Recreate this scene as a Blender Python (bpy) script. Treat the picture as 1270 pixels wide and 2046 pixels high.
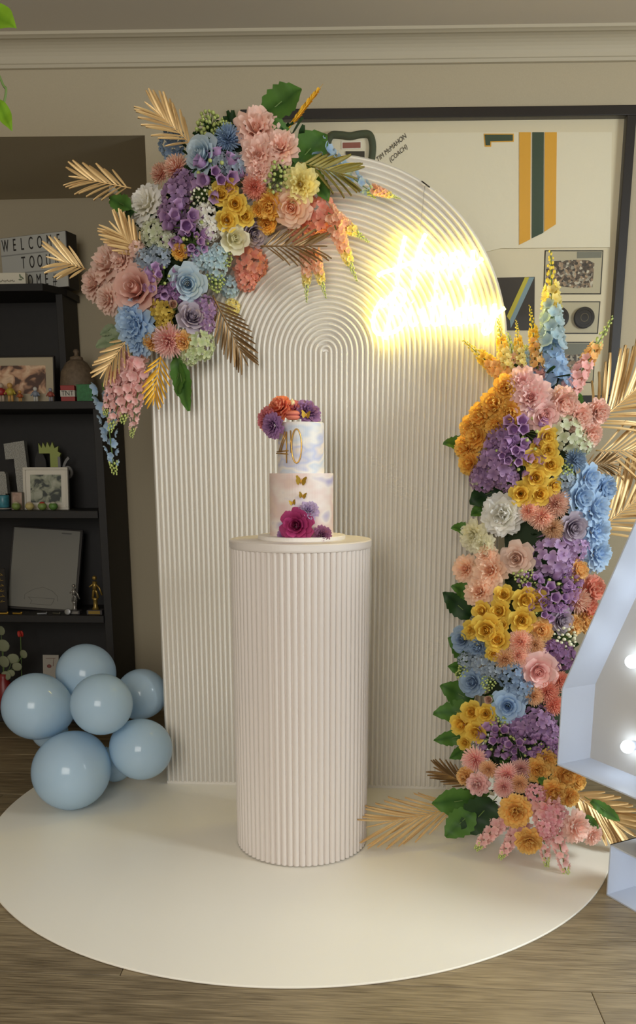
import bpy, bmesh, math, random
import numpy as np
from mathutils import Matrix, Vector
random.seed(7)
SC = bpy.context.scene
COL = SC.collection
for _o in list(bpy.data.objects): bpy.data.objects.remove(_o)

# ------------------------------------------------------------------ camera
IW, IH = 1270.0, 2046.0
CAM = Vector((0.1555, -2.9675, 1.1555)); YAW, PIT, ROLL, FPX, V0 = -0.0616, 0.2166, -0.0014, 1680.1, 1313.46
FW = Vector((math.sin(YAW)*math.cos(PIT), math.cos(YAW)*math.cos(PIT), -math.sin(PIT)))
_r = Vector((math.cos(YAW), -math.sin(YAW), 0)); _u = _r.cross(FW)
RT = _r*math.cos(ROLL)+_u*math.sin(ROLL); UP = _u*math.cos(ROLL)-_r*math.sin(ROLL)
cd = bpy.data.cameras.new('camera'); cam = bpy.data.objects.new('camera', cd); COL.objects.link(cam)
cam.matrix_world = Matrix(((RT.x, UP.x, -FW.x, CAM.x), (RT.y, UP.y, -FW.y, CAM.y), (RT.z, UP.z, -FW.z, CAM.z), (0, 0, 0, 1)))
cd.sensor_fit = 'VERTICAL'; cd.sensor_height = 36.0; cd.sensor_width = 36.0*IW/IH
cd.lens = FPX/IH*36.0; cd.shift_y = (V0-IH/2)/IH; cd.clip_start = 0.05
SC.camera = cam

# ------------------------------------------------------------------ exposure, world and lights
SC.view_settings.view_transform = 'Standard'; SC.view_settings.look = 'None'
SC.view_settings.gamma = 1.0; SC.view_settings.use_curve_mapping = False
SC.view_settings.exposure = 0.05
wd = bpy.data.worlds.new('world'); SC.world = wd; wd.use_nodes = True
wd.node_tree.nodes['Background'].inputs[0].default_value = (0.86, 0.93, 1.0, 1)
wd.node_tree.nodes['Background'].inputs[1].default_value = 0.30
def area_light(name, loc, aim, sx, sy, power, col):
    l = bpy.data.lights.new(name, 'AREA'); l.shape = 'RECTANGLE'; l.size = sx; l.size_y = sy; l.energy = power; l.color = col
    o = bpy.data.objects.new(name, l); COL.objects.link(o); o.location = loc
    o.rotation_euler = (Vector(aim)-Vector(loc)).to_track_quat('-Z', 'Y').to_euler(); return o
area_light('window_light', (-0.5, -4.6, 1.75), (0.1, 0, 0.75), 1.8, 1.5, 64, (1.0, 0.955, 0.875))
area_light('window_light', (2.62, -1.5, 1.6), (-0.4, -0.7, 0.25), 0.9, 1.2, 70, (0.90, 0.98, 1.0))

# ------------------------------------------------------------------ pixel -> world
def ray(u, v): return FW + RT*((u-IW/2)/FPX) - UP*((v-V0)/FPX)
def onY(u, v, y): d = ray(u, v); return CAM + d*((y-CAM.y)/d.y)
def onX(u, v, x): d = ray(u, v); return CAM + d*((x-CAM.x)/d.x)
def onZ(u, v, z): d = ray(u, v); return CAM + d*((z-CAM.z)/d.z)
def onP(u, v, p, n): d = ray(u, v); return CAM + d*((Vector(p)-CAM).dot(n)/d.dot(n))
def pxm(y): return FPX/((y-CAM.y)*1.0)      # pixels per metre, about

# ------------------------------------------------------------------ object helpers
def thing(name, label, cat, loc=(0, 0, 0), group=None, rot=None):
    o = bpy.data.objects.new(name, None); COL.objects.link(o); o.empty_display_size = 0.05
    o.location = loc
    if rot is not None: o.rotation_euler = rot
    return tag(o, label, cat, group)
def tag(o, label=None, cat=None, group=None, kind=None):
    if label: o['label'] = label
    if cat: o['category'] = cat
    if group: o['group'] = group
    if kind: o['kind'] = kind
    return o
def mesh(name, vf, mat=None, smooth=True, tattr=None):
    v, f = vf[0], vf[1]
    me = bpy.data.meshes.new(name); me.from_pydata([tuple(p) for p in v], [], f); me.update()
    if smooth: me.polygons.foreach_set('use_smooth', [True]*len(me.polygons))
    if len(vf) > 2 and vf[2] is not None:
        a = me.attributes.new('t', 'FLOAT', 'POINT'); a.data.foreach_set('value', [float(x) for x in vf[2]])
    if mat: me.materials.append(mat)
    return me
def obj(name, me, parent=None, loc=None, mat4=None, kind=None, label=None):
    o = bpy.data.objects.new(name, me); COL.objects.link(o)
    if parent: o.parent = parent
    if mat4 is not None: o.matrix_basis = mat4
    if loc is not None: o.location = loc
    if kind: o['kind'] = kind
    if label: o['label'] = label
    return o
def merge(*vfs):
    V, F, T = [], [], []
    hast = any(len(x) > 2 and x[2] is not None for x in vfs)
    for x in vfs:
        n = len(V); V += [tuple(p) for p in x[0]]; F += [tuple(i+n for i in f) for f in x[1]]
        if hast: T += list(x[2]) if len(x) > 2 and x[2] is not None else [0.0]*len(x[0])
    return (V, F, T) if hast else (V, F)
def xf(vf, m):
    return ([tuple(m @ Vector(p)) for p in vf[0]],)+tuple(vf[1:])
def box(x0, x1, y0, y1, z0, z1, bev=0.0):
    bm = bmesh.new(); bmesh.ops.create_cube(bm, size=1)
    for v in bm.verts: v.co = Vector(((x0+x1)/2+v.co.x*(x1-x0), (y0+y1)/2+v.co.y*(y1-y0), (z0+z1)/2+v.co.z*(z1-z0)))
    if bev: bmesh.ops.bevel(bm, geom=list(bm.edges), offset=bev, segments=2, profile=0.5, affect='EDGES')
    bm.verts.index_update()
    r = ([tuple(v.co) for v in bm.verts], [tuple(v.index for v in f.verts) for f in bm.faces]); bm.free(); return r
def lathe(prof, n=48, cap=True):
    V, F = [], []
    for (r, z) in prof:
        for k in range(n): a = 2*math.pi*k/n; V.append((r*math.cos(a), r*math.sin(a), z))
    for j in range(len(prof)-1):
        for k in range(n): F.append((j*n+k, j*n+(k+1) % n, (j+1)*n+(k+1) % n, (j+1)*n+k))
    if cap: F.append(tuple(range(n-1, -1, -1))); F.append(tuple((len(prof)-1)*n+k for k in range(n)))
    return V, F
def tube(pts, r, n=6, closed=False, cap=True):
    pts = [Vector(p) for p in pts]; V, F = [], []; N = len(pts); up = None
    for i, p in enumerate(pts):
        if closed: t = pts[(i+1) % N]-pts[i-1]
        else: t = pts[min(i+1, N-1)]-pts[max(i-1, 0)]
        if t.length < 1e-9: t = Vector((0, 0, 1))
        t.normalize()
        if up is None: up = t.orthogonal().normalized()
        up = (up - t*up.dot(t))
        up = up.normalized() if up.length > 1e-6 else t.orthogonal().normalized()
        s = t.cross(up); rr = r(i/(N-1)) if callable(r) else r
        for k in range(n): a = 2*math.pi*k/n; V.append(tuple(p+up*(rr*math.cos(a))+s*(rr*math.sin(a))))
    for i in range(N if closed else N-1):
        j = (i+1) % N
        for k in range(n): F.append((i*n+k, i*n+(k+1) % n, j*n+(k+1) % n, j*n+k))
    if cap and not closed: F.append(tuple(range(n-1, -1, -1))); F.append(tuple((N-1)*n+k for k in range(n)))
    return V, F
def sphere(c, r, nu=12, nv=8, sc=(1, 1, 1)):
    V = [(c[0], c[1], c[2]-r*sc[2])]; F = []
    for j in range(1, nv):
        b = -math.pi/2+math.pi*j/nv
        for k in range(nu):
            a = 2*math.pi*k/nu; V.append((c[0]+r*sc[0]*math.cos(b)*math.cos(a), c[1]+r*sc[1]*math.cos(b)*math.sin(a), c[2]+r*sc[2]*math.sin(b)))
    V.append((c[0], c[1], c[2]+r*sc[2])); L = len(V)-1
    for k in range(nu):
        F.append((0, 1+(k+1) % nu, 1+k)); F.append((L, L-nu+k, L-nu+(k+1) % nu))
        for j in range(nv-2): a = 1+j*nu; F.append((a+k, a+(k+1) % nu, a+nu+(k+1) % nu, a+nu+k))
    return V, F
def prism(poly, y0, y1):
    """polygon in x,z extruded along y"""
    n = len(poly); V = [(x, y0, z) for x, z in poly]+[(x, y1, z) for x, z in poly]
    F = [tuple(range(n)), tuple(range(2*n-1, n-1, -1))]+[(i, i+n, (i+1) % n+n, (i+1) % n) for i in range(n)]
    return V, F
def spline(P, n=8, closed=False):
    P = [Vector(p) for p in P]; out = []; N = len(P)
    for i in range(N if closed else N-1):
        if closed: a, b, c, d = P[i-1], P[i], P[(i+1) % N], P[(i+2) % N]
        else: a, b, c, d = P[max(i-1, 0)], P[i], P[i+1], P[min(i+2, N-1)]
        for k in range(n):
            t = k/n; out.append(0.5*((2*b)+(c-a)*t+(2*a-5*b+4*c-d)*t*t+(3*b-a-3*c+d)*t**3))
    if not closed: out.append(P[-1])
    return out
def text_mesh(name, s, size, mat, extrude=0.0005, sx=1.0, align='CENTER', shear=0.0):
    cu = bpy.data.curves.new(name, 'FONT'); cu.body = s; cu.size = size; cu.extrude = extrude; cu.align_x = align; cu.align_y = 'CENTER'; cu.shear = shear
    o = bpy.data.objects.new(name, cu); COL.objects.link(o)
    dg = bpy.context.evaluated_depsgraph_get(); dg.update()
    me = bpy.data.meshes.new_from_object(o.evaluated_get(dg)); bpy.data.objects.remove(o)
    for v in me.vertices: v.co.x *= sx
    me.materials.clear(); me.materials.append(mat); me.name = name
    return me
UPRIGHT = Matrix.Rotation(math.pi/2, 4, 'X')     # text facing -y

# ------------------------------------------------------------------ materials
def lin(c): 
    return tuple(((x/255)/12.92 if x/255 <= 0.04045 else ((x/255+0.055)/1.055)**2.4) for x in c)+(1.0,)
_mc = {}
def mat(name, col, rough=0.5, metal=0.0, bump=0.0, bscale=40, vary=0.0, spec=0.5, emit=0, sheen=0, coat=0):
    if name in _mc: return _mc[name]
    m = bpy.data.materials.new(name); m.use_nodes = True; nt = m.node_tree; b = nt.nodes['Principled BSDF']
    c = lin(col); b.inputs['Base Color'].default_value = c; b.inputs['Roughness'].default_value = rough; b.inputs['Metallic'].default_value = metal
    b.inputs['Specular IOR Level'].default_value = spec
    if coat: b.inputs['Coat Weight'].default_value = coat
    if emit: b.inputs['Emission Color'].default_value = c; b.inputs['Emission Strength'].default_value = emit
    if bump or vary:
        tc = nt.nodes.new('ShaderNodeTexCoord'); nz = nt.nodes.new('ShaderNodeTexNoise'); nz.inputs['Scale'].default_value = bscale; nz.inputs['Detail'].default_value = 3
        nt.links.new(tc.outputs['Object'], nz.inputs['Vector'])
        if bump:
            bp = nt.nodes.new('ShaderNodeBump'); bp.inputs['Strength'].default_value = bump; bp.inputs['Distance'].default_value = 0.004
            nt.links.new(nz.outputs['Fac'], bp.inputs['Height']); nt.links.new(bp.outputs['Normal'], b.inputs['Normal'])
        if vary:
            rp = nt.nodes.new('ShaderNodeValToRGB'); rp.color_ramp.elements[0].position = 0.3; rp.color_ramp.elements[1].position = 0.7
            rp.color_ramp.elements[0].color = tuple(x*(1-vary) for x in c[:3])+(1,); rp.color_ramp.elements[1].color = tuple(min(1, x*(1+vary)) for x in c[:3])+(1,)
            nt.links.new(nz.outputs['Fac'], rp.inputs['Fac']); nt.links.new(rp.outputs['Color'], b.inputs['Base Color'])
    _mc[name] = m; return m
def petal_mat(name, ca, cb, trans=0.3, rough=0.6):
    """fabric petal: heart colour to rim colour along the petal's own length"""
    if name in _mc: return _mc[name]
    m = bpy.data.materials.new(name); m.use_nodes = True; nt = m.node_tree; b = nt.nodes['Principled BSDF']; out = nt.nodes['Material Output']
    at = nt.nodes.new('ShaderNodeAttribute'); at.attribute_name = 't'
    oi = nt.nodes.new('ShaderNodeObjectInfo')
    mx = nt.nodes.new('ShaderNodeMix'); mx.data_type = 'RGBA'; mx.inputs[6].default_value = lin(ca); mx.inputs[7].default_value = lin(cb)
    nt.links.new(at.outputs['Fac'], mx.inputs[0])
    hv = nt.nodes.new('ShaderNodeHueSaturation'); nt.links.new(mx.outputs[2], hv.inputs['Color'])
    mr = nt.nodes.new('ShaderNodeMapRange'); mr.inputs['To Min'].default_value = 0.88; mr.inputs['To Max'].default_value = 1.1
    nt.links.new(oi.outputs['Random'], mr.inputs['Value']); nt.links.new(mr.outputs['Result'], hv.inputs['Value'])
    nt.links.new(hv.outputs['Color'], b.inputs['Base Color']); b.inputs['Roughness'].default_value = rough; b.inputs['Specular IOR Level'].default_value = 0.25
    tr = nt.nodes.new('ShaderNodeBsdfTranslucent'); nt.links.new(hv.outputs['Color'], tr.inputs['Color'])
    ms = nt.nodes.new('ShaderNodeMixShader'); ms.inputs[0].default_value = trans
    nt.links.new(b.outputs[0], ms.inputs[1]); nt.links.new(tr.outputs[0], ms.inputs[2]); nt.links.new(ms.outputs[0], out.inputs['Surface'])
    _mc[name] = m; return m
def print_mat(name, stops, scale, dist=0.0, kind='NOISE', rough=0.5):
    """flat printed picture: blotches of colour"""
    m = bpy.data.materials.new(name); m.use_nodes = True; nt = m.node_tree; b = nt.nodes['Principled BSDF']
    tc = nt.nodes.new('ShaderNodeTexCoord')
    if kind == 'NOISE':
        t = nt.nodes.new('ShaderNodeTexNoise'); t.inputs['Detail'].default_value = 2.5; t.inputs['Distortion'].default_value = dist; fac = t.outputs['Fac']
    else:
        t = nt.nodes.new('ShaderNodeTexVoronoi'); sp = nt.nodes.new('ShaderNodeSeparateColor'); nt.links.new(t.outputs['Color'], sp.inputs[0]); fac = sp.outputs[0]
    t.inputs['Scale'].default_value = scale
    nt.links.new(tc.outputs['Object'], t.inputs['Vector'])
    rp = nt.nodes.new('ShaderNodeValToRGB'); cr = rp.color_ramp
    while len(cr.elements) < len(stops): cr.elements.new(0.5)
    for e, (p, c) in zip(cr.elements, stops): e.position = p; e.color = lin(c)
    nt.links.new(fac, rp.inputs['Fac']); nt.links.new(rp.outputs['Color'], b.inputs['Base Color']); b.inputs['Roughness'].default_value = rough
    return m
def emit_mat(name, col, s):
    m = bpy.data.materials.new(name); m.use_nodes = True; nt = m.node_tree; nt.nodes.clear()
    e = nt.nodes.new('ShaderNodeEmission'); e.inputs[0].default_value = tuple(col)+(1,); e.inputs[1].default_value = s
    o = nt.nodes.new('ShaderNodeOutputMaterial'); nt.links.new(e.outputs[0], o.inputs[0]); return m
def glass_mat(name, refl=0.05):
    m = bpy.data.materials.new(name); m.use_nodes = True; nt = m.node_tree; nt.nodes.clear()
    t = nt.nodes.new('ShaderNodeBsdfTransparent'); t.inputs[0].default_value = (0.97, 0.97, 0.95, 1); g = nt.nodes.new('ShaderNodeBsdfGlossy'); g.inputs['Roughness'].default_value = 0.05
    x = nt.nodes.new('ShaderNodeMixShader'); x.inputs[0].default_value = refl; o = nt.nodes.new('ShaderNodeOutputMaterial')
    nt.links.new(t.outputs[0], x.inputs[1]); nt.links.new(g.outputs[0], x.inputs[2]); nt.links.new(x.outputs[0], o.inputs[0]); return m

M_WALL = mat('wall_paint', (175, 163, 138), 0.85, bump=0.05, bscale=220, vary=0.02)
M_CEIL = mat('ceiling_paint', (200, 190, 174), 0.9, bump=0.03, bscale=200)
M_TRIM = mat('cornice_paint', (182, 172, 150), 0.7)
M_WHITE = mat('satin_white', (240, 236, 228), 0.35)
M_ARCH = mat('arch_white', (228, 222, 211), 0.25)
M_PLINTH = mat('plinth_white', (229, 220, 213), 0.38)
M_BLACK = mat('black_frame', (30, 24, 21), 0.4)
M_SHELF = mat('espresso_wood', (24, 21, 20), 0.6, bump=0.1, bscale=30, vary=0.15)
M_GOLD = mat('gold', (206, 160, 82), 0.32, 0.85)
M_GREEN = petal_mat('leaf_green', (52, 88, 36), (86, 126, 54), 0.2, 0.5)
M_DKGREEN = petal_mat('leaf_dark_green', (26, 48, 26), (46, 74, 38), 0.15, 0.5)
M_STEM = mat('stem_green', (96, 122, 60), 0.6)

# floor boards with grain
def wood_mat():
    m = bpy.data.materials.new('oak_board'); m.use_nodes = True; nt = m.node_tree; b = nt.nodes['Principled BSDF']; L = nt.links.new
    tc = nt.nodes.new('ShaderNodeTexCoord'); oi = nt.nodes.new('ShaderNodeObjectInfo')
    va = nt.nodes.new('ShaderNodeVectorMath'); va.operation = 'ADD'
    cm = nt.nodes.new('ShaderNodeCombineXYZ'); mu = nt.nodes.new('ShaderNodeMath'); mu.operation = 'MULTIPLY'; mu.inputs[1].default_value = 37
    L(oi.outputs['Random'], mu.inputs[0]); L(mu.outputs[0], cm.inputs[0]); L(mu.outputs[0], cm.inputs[1]); L(tc.outputs['Object'], va.inputs[0]); L(cm.outputs[0], va.inputs[1])
    mp = nt.nodes.new('ShaderNodeMapping'); mp.inputs['Scale'].default_value = (2.2, 26, 8); L(va.outputs[0], mp.inputs['Vector'])
    n1 = nt.nodes.new('ShaderNodeTexNoise'); n1.inputs['Scale'].default_value = 2.2; n1.inputs['Detail'].default_value = 6; n1.inputs['Distortion'].default_value = 1.4; L(mp.outputs[0], n1.inputs['Vector'])
    rp = nt.nodes.new('ShaderNodeValToRGB'); e = rp.color_ramp.elements
    e[0].position = 0.4; e[0].color = lin((104, 90, 68)); e[1].position = 0.64; e[1].color = lin((172, 154, 122)); m2 = nt.nodes.new('ShaderNodeMapping'); m2.inputs['Scale'].default_value = (6, 150, 20); L(va.outputs[0], m2.inputs['Vector'])
    n2 = nt.nodes.new('ShaderNodeTexNoise'); n2.inputs['Scale'].default_value = 1.5; n2.inputs['Detail'].default_value = 4; L(m2.outputs[0], n2.inputs['Vector'])
    wv = nt.nodes.new('ShaderNodeTexNoise'); wv.inputs['Scale'].default_value = 1.6; wv.inputs['Detail'].default_value = 1; L(va.outputs[0], wv.inputs['Vector'])
    a1 = nt.nodes.new('ShaderNodeMath'); a1.operation = 'MULTIPLY_ADD'; a1.inputs[1].default_value = 0.35; L(n2.outputs['Fac'], a1.inputs[0])
    a2 = nt.nodes.new('ShaderNodeMath'); a2.operation = 'MULTIPLY_ADD'; a2.inputs[1].default_value = 0.35; a2.inputs[2].default_value = -0.0; L(wv.outputs['Fac'], a2.inputs[0])
    a3 = nt.nodes.new('ShaderNodeMath'); a3.operation = 'MULTIPLY_ADD'; a3.inputs[1].default_value = 0.32; L(n1.outputs['Fac'], a3.inputs[0]); L(a2.outputs[0], a3.inputs[2]); L(a3.outputs[0], a1.inputs[2]); L(a1.outputs[0], rp.inputs['Fac'])
    hv = nt.nodes.new('ShaderNodeHueSaturation'); mr = nt.nodes.new('ShaderNodeMapRange'); mr.inputs['To Min'].default_value = 0.82; mr.inputs['To Max'].default_value = 1.08
    L(oi.outputs['Random'], mr.inputs['Value']); L(mr.outputs[0], hv.inputs['Value']); L(rp.outputs[0], hv.inputs['Color']); L(hv.outputs[0], b.inputs['Base Color'])
    bp = nt.nodes.new('ShaderNodeBump'); bp.inputs['Strength'].default_value = 0.12; bp.inputs['Distance'].default_value = 0.003; L(n1.outputs['Fac'], bp.inputs['Height']); L(bp.outputs[0], b.inputs['Normal'])
    b.inputs['Roughness'].default_value = 0.42; return m
M_WOOD = wood_mat()

# ------------------------------------------------------------------ the room
WY, WK = 0.35, 0.037                                # wall plane y = WY + WK x
WALLROT = math.atan(WK)
def wy(x): return WY+WK*x
JX = -0.665; ZS = 2.333; YB = 1.0; ZC = 2.62
fl = obj('floor', mesh('floor', box(-2.7, 2.7, -5, 1.3, -0.05, -0.014), mat('subfloor', (60, 48, 36), 0.9), False)); tag(fl, kind='structure')
PWID = 0.22; bm_cache = {}
for i in range(-18, 10):
    y0 = -0.787+i*PWID
    if y0 < -2.3 or y0 > 1.1: continue
    x = -2.6+((i*0.71) % 1.8)-1.8
    while x < 2.4:
        x0, x1 = max(x, -2.65), min(x+1.8, 2.65)
        if x1-x0 > 0.1:
            L = round(x1-x0, 3)
            if L not in bm_cache: bm_cache[L] = mesh('plank', box(-L/2+0.0007, L/2-0.0007, -PWID/2+0.0012, PWID/2-0.0012, -0.014, 0.0, 0.0016), M_WOOD, False)
            obj('plank', bm_cache[L], fl, ((x0+x1)/2, y0+PWID/2, 0))
        x += 1.8
wb = obj('wall_back', mesh('wall_back', merge(
    ([(JX, wy(JX), 0), (2.7, wy(2.7), 0), (2.7, wy(2.7), ZC+.06), (JX, wy(JX), ZC+.06), (JX, wy(JX), ZS), (-2.7, wy(-2.7), ZS), (-2.7, wy(-2.7), ZC+.06)],
     [(0, 1, 2, 3, 4), (4, 3, 6, 5)]),
    ([(JX, wy(JX), 0), (JX, wy(JX), ZS), (JX, YB, ZS), (JX, YB, 0)], [(0, 1, 2, 3)]),
    ([(JX, wy(JX), ZS), (-2.7, wy(-2.7), ZS), (-2.7, YB, ZS), (JX, YB, ZS)], [(0, 1, 2, 3)])), M_WALL, False)); tag(wb, kind='structure')
wn = obj('wall_recess', mesh('wall_recess', box(-2.7, JX+.05, YB, YB+0.05, 0, ZS+.05), M_WALL, False)); tag(wn, kind='structure')
ce = obj('ceiling', mesh('ceiling', box(-2.7, 2.7, -5, 1.1, ZC, ZC+.05), M_CEIL, False)); tag(ce, kind='structure')
wl = obj('wall_left', mesh('wall_left', box(-2.75, -2.7, -5, 1.1, 0, ZC), M_WALL, False)); tag(wl, kind='structure')
wr = obj('wall_right', mesh('wall_right', box(2.7, 2.75, -5, 1.1, 0, ZC), M_WALL, False)); tag(wr, kind='structure')
# cornice: cove with a bead, swept along the wall
prof = [(0.0, 2.545), (0.012, 2.546), (0.016, 2.555)]+[(0.02+0.062*(1-math.cos(a)), 2.557+0.052*math.sin(a)) for a in [k*math.pi/2/8 for k in range(9)]]+[(0.084, 2.606), (0.092, 2.609), (0.100, 2.611), (0.101, 2.622), (0.0, 2.622)]
V = [(-2.7, wy(-2.7)-d, z) for d, z in prof]+[(2.7, wy(2.7)-d, z) for d, z in prof]; n = len(prof)
tr = obj('trim_1', mesh('trim_1', (V, [(i, i+1, i+1+n, i+n) for i in range(n-1)]), M_TRIM, False)); tag(tr, kind='structure')

# ------------------------------------------------------------------ round white floor board
DX, DY, DR = -0.078, -0.235, 1.026
dz = 0.006
o = obj('floor_disc', mesh('floor_disc', lathe([(DR-.002, 0.0005), (DR, 0.002), (DR, dz-.0015), (DR-.002, dz)], 160), mat('disc_vinyl', (248, 243, 230), 0.30, bump=0.01, bscale=90), False), loc=(DX, DY, 0))
tag(o, 'large round white floor board lying under the plinth on the oak floor', 'floor board')

# ------------------------------------------------------------------ ribbed arch backdrop
AW, AS = 0.6, 1.5436
arch = thing('arch_backdrop', 'tall white arched backdrop with raised concentric ribs behind the cake plinth', 'backdrop', (0, 0, dz))
NR = 34; PT = AW/(NR+.5)
pts = [(-AW, 0)]+[(-AW*math.cos(a), AS+AW*math.sin(a)) for a in [math.pi*k/72 for k in range(73)]]+[(AW, 0)]
obj('panel', mesh('panel', prism(pts, 0.0, 0.018), M_ARCH, False), arch)
ZB = 0.012
for k in range(NR+1):
    r = k*PT; V, F = [], []; NP = 9; hw = PT*0.485
    if k == 0: path = [(0, ZB, 1, 0), (0, AS-.004, 1, 0), (0, AS, 1, 0)]
    else:
        na = max(10, int(10+k*1.4))
        path = [(-r, ZB, -1, 0), (-r, AS*.5, -1, 0)]+[(-r*math.cos(math.pi*i/na), AS+r*math.sin(math.pi*i/na), -math.cos(math.pi*i/na), math.sin(math.pi*i/na)) for i in range(na+1)]+[(r, AS*.5, 1, 0), (r, ZB, 1, 0)]
    for (x, z, nx, nz) in path:
        for q in range(NP):
            s = -1+2*q/(NP-1); V.append((x+nx*hw*s, -0.0115*max(0, 1-s*s)**1.4-0.0002, z+nz*hw*s))
    m_ = len(path)
    F = [(i*NP+q, i*NP+q+1, (i+1)*NP+q+1, (i+1)*NP+q) for i in range(m_-1) for q in range(NP-1)]
    F += [tuple(range(NP)), tuple((m_-1)*NP+NP-1-q for q in range(NP))]
    obj('rib', mesh('rib', (V, F), M_ARCH), arch)

# ------------------------------------------------------------------ plinth
PX, PY, PR, PH = -0.0513, -0.4594, 0.211, 0.957
pl = thing('plinth', 'round white fluted plinth carrying the two tier cake', 'plinth', (PX, PY, dz))
obj('body', mesh('body', lathe([(0.199, 0.002), (0.199, PH-.02)], 96), M_PLINTH), pl)
obj('lid', mesh('lid', lathe([(PR-.004, PH-.024), (PR-.001, PH-.022), (PR, PH-.018), (PR, PH-.003), (PR-.003, PH)], 128), M_PLINTH, False), pl)
NPR = 68; rv = []
for z in (0.004, PH-.024):
    for q in range(7):
        s = -1+2*q/6; a = s*math.pi/NPR*0.98; rr = 0.1985+0.0085*math.sqrt(max(0, 1-s*s)); rv.append((rr*math.cos(a), rr*math.sin(a), z))
rme = mesh('rib', (rv, [(q, q+1, q+8, q+7) for q in range(6)]), M_PLINTH)
for k in range(NPR): obj('rib', rme, pl, mat4=Matrix.Rotation(2*math.pi*k/NPR, 4, 'Z'))

# ------------------------------------------------------------------ neon sign
M_NEON = emit_mat('neon_tube', (1.0, 0.78, 0.10), 27.0)
YN = -0.024
def npx(c, s=3.735, ox=700, oy=420): return [onY(ox+x/s, oy+y/s, YN) for x, y in c]
strokes = {
 'H': [[(408, 195), (385, 300), (360, 420), (345, 560)], [(560, 178), (520, 270), (485, 400), (465, 590)], [(205, 495), (230, 470), (330, 440), (430, 400), (520, 372)]],
 'a': [[(580, 350), (530, 345), (505, 400), (525, 445), (565, 420), (585, 350), (580, 420), (610, 445), (640, 410)]],
 'p': [[(650, 330), (645, 450), (635, 590)], [(650, 370), (690, 325), (715, 370), (690, 430), (650, 425)]],
 'p2': [[(755, 320), (748, 430), (738, 520)], [(755, 360), (795, 312), (820, 355), (795, 420), (752, 415)]],
 'y': [[(835, 315), (838, 380), (870, 405), (905, 370), (915, 300)], [(915, 300), (910, 400), (890, 490), (855, 540), (835, 510), (900, 440), (985, 360)]],
 'B': [[(345, 575), (310, 700), (285, 830), (262, 965)], [(240, 720), (300, 640), (360, 590), (405, 620), (385, 700), (300, 760), (380, 770), (405, 830), (340, 900), (240, 925), (185, 905), (168, 840), (190, 740), (240, 660)]],
 'i': [[(450, 730), (440, 820), (465, 860), (500, 830)], [(462, 678), (468, 684)]],
 'r': [[(510, 740), (515, 770), (545, 745), (540, 830), (565, 855), (590, 830)]],
 't': [[(640, 620), (618, 740), (610, 830), (635, 855), (660, 830)], [(570, 705), (690, 685)]],
 'h': [[(720, 620), (690, 740), (675, 855)], [(685, 790), (720, 730), (745, 760), (735, 840), (765, 850), (790, 820)]],
 'd': [[(840, 740), (795, 750), (785, 820), (815, 850), (850, 810)], [(885, 590), (862, 720), (850, 820), (880, 845)]],
 'a2': [[(945, 720), (900, 735), (890, 800), (920, 830), (950, 790), (955, 720), (950, 810), (985, 825)]],
 'y2': [[(1000, 715), (1000, 780), (1030, 805), (1065, 770), (1075, 700)], [(1075, 700), (1070, 800), (1045, 890), (1005, 920), (990, 880), (1060, 800), (1150, 730)]],
}
ns = thing('neon_sign', 'glowing warm yellow neon script sign reading Happy Birthday on the arch', 'sign', onY(885, 580, YN))
for k, ss in strokes.items():
    vf = []
    for s in ss:
        sp = spline([p-ns.location for p in npx(s)], 7); vf.append(tube(sp, 0.0064, 8))
    obj('letter', mesh('letter', merge(*vf), M_NEON), ns)
M_WIRE = mat('clear_wire', (170, 165, 150), 0.4)
for (a, b) in (((848, 372), (838, 470)), ((958, 500), (950, 545))):
    obj('hanging_wire', mesh('hanging_wire', tube([onY(*a, -.012)-ns.location, onY(*b, YN)-ns.location], 0.0007, 5), M_WIRE), ns)
for c in ((356, 440), (480, 420), (745, 440), (905, 440), (275, 900), (615, 800), (855, 780), (1068, 820)):
    p = npx([c])[0]-ns.location
    obj('mount', mesh('mount', tube([p, p+Vector((0, -YN-.008, 0))], 0.003, 8), M_WIRE), ns)
hk = onY(850, 366, -.01)
obj('hook', mesh('hook', tube([onY(842, 362, -.014)-ns.location, onY(850, 368, -.02)-ns.location, onY(858, 374, -.014)-ns.location], 0.002, 6), M_BLACK), ns)

# ------------------------------------------------------------------ marquee number four
mo = Vector((0.827, -0.770, 0)); md = Vector((0.502, -0.865, 0)).normalized(); mn = Vector((md.y, -md.x, 0)).normalized()   # front normal points to the left front
mq = thing('marquee_four', 'large white metal marquee number four with light bulbs at right edge', 'marquee number', mo)
mq.matrix_basis = Matrix(((md.x, -mn.x, 0, mo.x), (md.y, -mn.y, 0, mo.y), (0, 0, 1, 0), (0, 0, 0, 1)))   # local x along face, y backwards, z up
M_MQ = mat('marquee_white', (198, 204, 216), 0.4); M_MQB = mat('marquee_face', (192, 188, 182), 0.6)
outer = [(-0.002, 0), (0.34, 0), (0.34, 0.153), (0.27, 0.153), (0.27, 0.313), (0.34, 0.313), (0.34, 0.545), (0.27, 0.545), (0.27, 1.26), (0.10, 1.26), (-0.2265, 0.545), (-0.2265, 0.311), (0.09, 0.311), (0.09, 0.153), (-0.002, 0.153)]
DP = 0.13
obj('back_panel', mesh('back_panel', prism(outer, DP-.004, DP), M_MQB, False), mq)
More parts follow.
